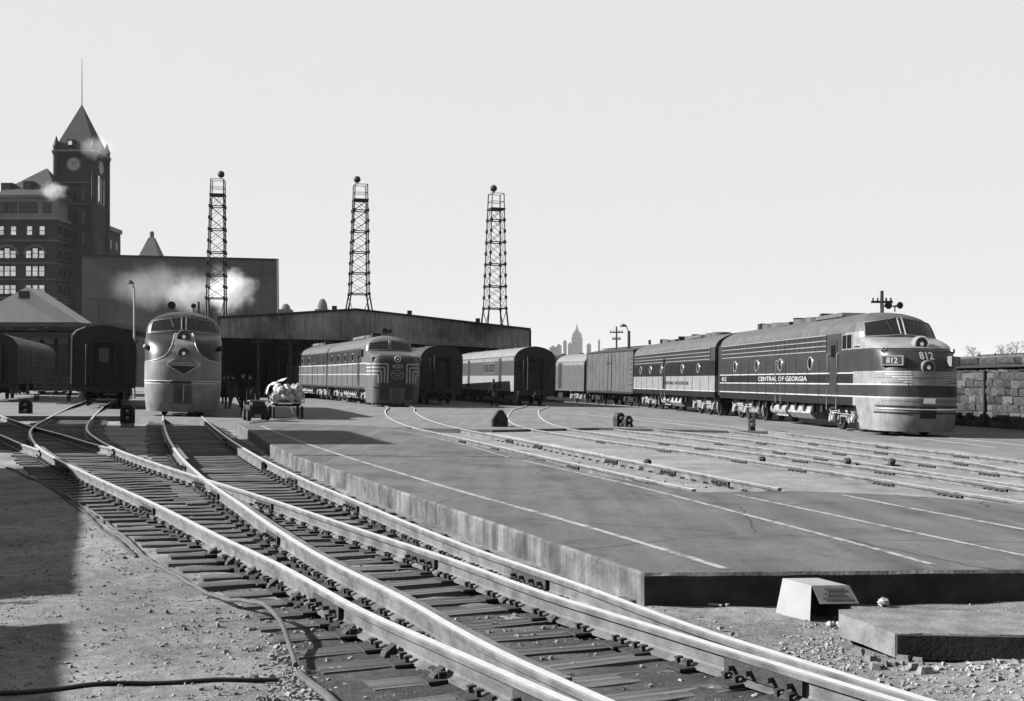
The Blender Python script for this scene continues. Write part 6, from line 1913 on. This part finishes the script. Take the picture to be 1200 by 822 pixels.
# ------------------------------------------------------------------ steam and haze
def steam_mat(name, dens, scale, lo, hi):
    m = bpy.data.materials.new(name); m.use_nodes = True; nt = m.node_tree; nt.nodes.clear()
    o = nt.nodes.new('ShaderNodeOutputMaterial'); v = nt.nodes.new('ShaderNodeVolumePrincipled')
    v.inputs['Color'].default_value = (.86, .86, .86, 1); v.inputs['Anisotropy'].default_value = .25
    tc = nt.nodes.new('ShaderNodeTexCoord'); n = nt.nodes.new('ShaderNodeTexNoise'); n.inputs['Scale'].default_value = scale; n.inputs['Detail'].default_value = 5; n.inputs['Roughness'].default_value = .72; n.inputs['Detail'].default_value = 8; n.inputs['Distortion'].default_value = .6
    nt.links.new(tc.outputs['Object'], n.inputs['Vector'])
    # fall-off towards the edge of the plume (generated coordinates run 0..1)
    sub = nt.nodes.new('ShaderNodeVectorMath'); sub.operation = 'SUBTRACT'; sub.inputs[1].default_value = (.5, .5, .5); nt.links.new(tc.outputs['Generated'], sub.inputs[0])
    ln = nt.nodes.new('ShaderNodeVectorMath'); ln.operation = 'LENGTH'; nt.links.new(sub.outputs[0], ln.inputs[0])
    mr = nt.nodes.new('ShaderNodeMapRange'); mr.inputs[1].default_value = .15; mr.inputs[2].default_value = .5; mr.inputs[3].default_value = .20; mr.inputs[4].default_value = -.42; nt.links.new(ln.outputs['Value'], mr.inputs[0])
    ad = nt.nodes.new('ShaderNodeMath'); ad.operation = 'ADD'; nt.links.new(n.outputs[0], ad.inputs[0]); nt.links.new(mr.outputs[0], ad.inputs[1])
    r = nt.nodes.new('ShaderNodeMapRange'); r.inputs[1].default_value = lo; r.inputs[2].default_value = hi; r.inputs[3].default_value = 0; r.inputs[4].default_value = dens; nt.links.new(ad.outputs[0], r.inputs[0])
    nt.links.new(r.outputs[0], v.inputs['Density']); nt.links.new(v.outputs[0], o.inputs['Volume'])
    return m
def plume(px, py, Y, sx, sy, sz, dens, label, scale=.35, lo=.5, hi=.75):
    c = at(px, py, Y); mb = MB(); mb.sphere((0, 0, 0), 1, 20, 14, sc=(sx, sy, sz))
    o = mb.build('steam_cloud', steam_mat('steam', dens, scale, lo, hi)); o.location = c; tag(o, label, 'steam', kind='stuff'); return o
plume(268, 340, 146, 6.0, 4.0, 5.6, .26, 'thick white steam rising at the lattice tower foot in front of the hall', .5, .50, .70)
plume(228, 344, 149, 8.0, 3.5, 4.6, .13, 'white steam drifting above the head-on diesel in front of the hall', .42, .46, .74)
plume(185, 335, 151, 11, 3, 5.0, .09, 'thin steam veil drifting left over the hall wall', .22, .40, .85)
plume(62, 224, 256, 6.0, 3.5, 4.2, .12, 'ragged white steam puff at the corner of the office roof', .7, .50, .72)
plume(114, 172, 262, 7.5, 5, 4.5, .05, 'thin steam wisp drifting past the right side of the clock tower', .22, .44, .8)
def haze_box(x0, x1, y0, y1, z0, z1, d):
    mb = MB(); mb.box(((x0 + x1) / 2, (y0 + y1) / 2, (z0 + z1) / 2), (x1 - x0, y1 - y0, z1 - z0))
    m = bpy.data.materials.new('air'); m.use_nodes = True; nt = m.node_tree; nt.nodes.clear()
    o = nt.nodes.new('ShaderNodeOutputMaterial'); v = nt.nodes.new('ShaderNodeVolumePrincipled'); v.inputs['Color'].default_value = (.42, .42, .42, 1); v.inputs['Density'].default_value = d
    nt.links.new(v.outputs[0], o.inputs['Volume'])
    return mb.build('haze', m, kind='stuff')
haze_box(-9500, 9500, -800, 16500, -3.0, 262, .00008)
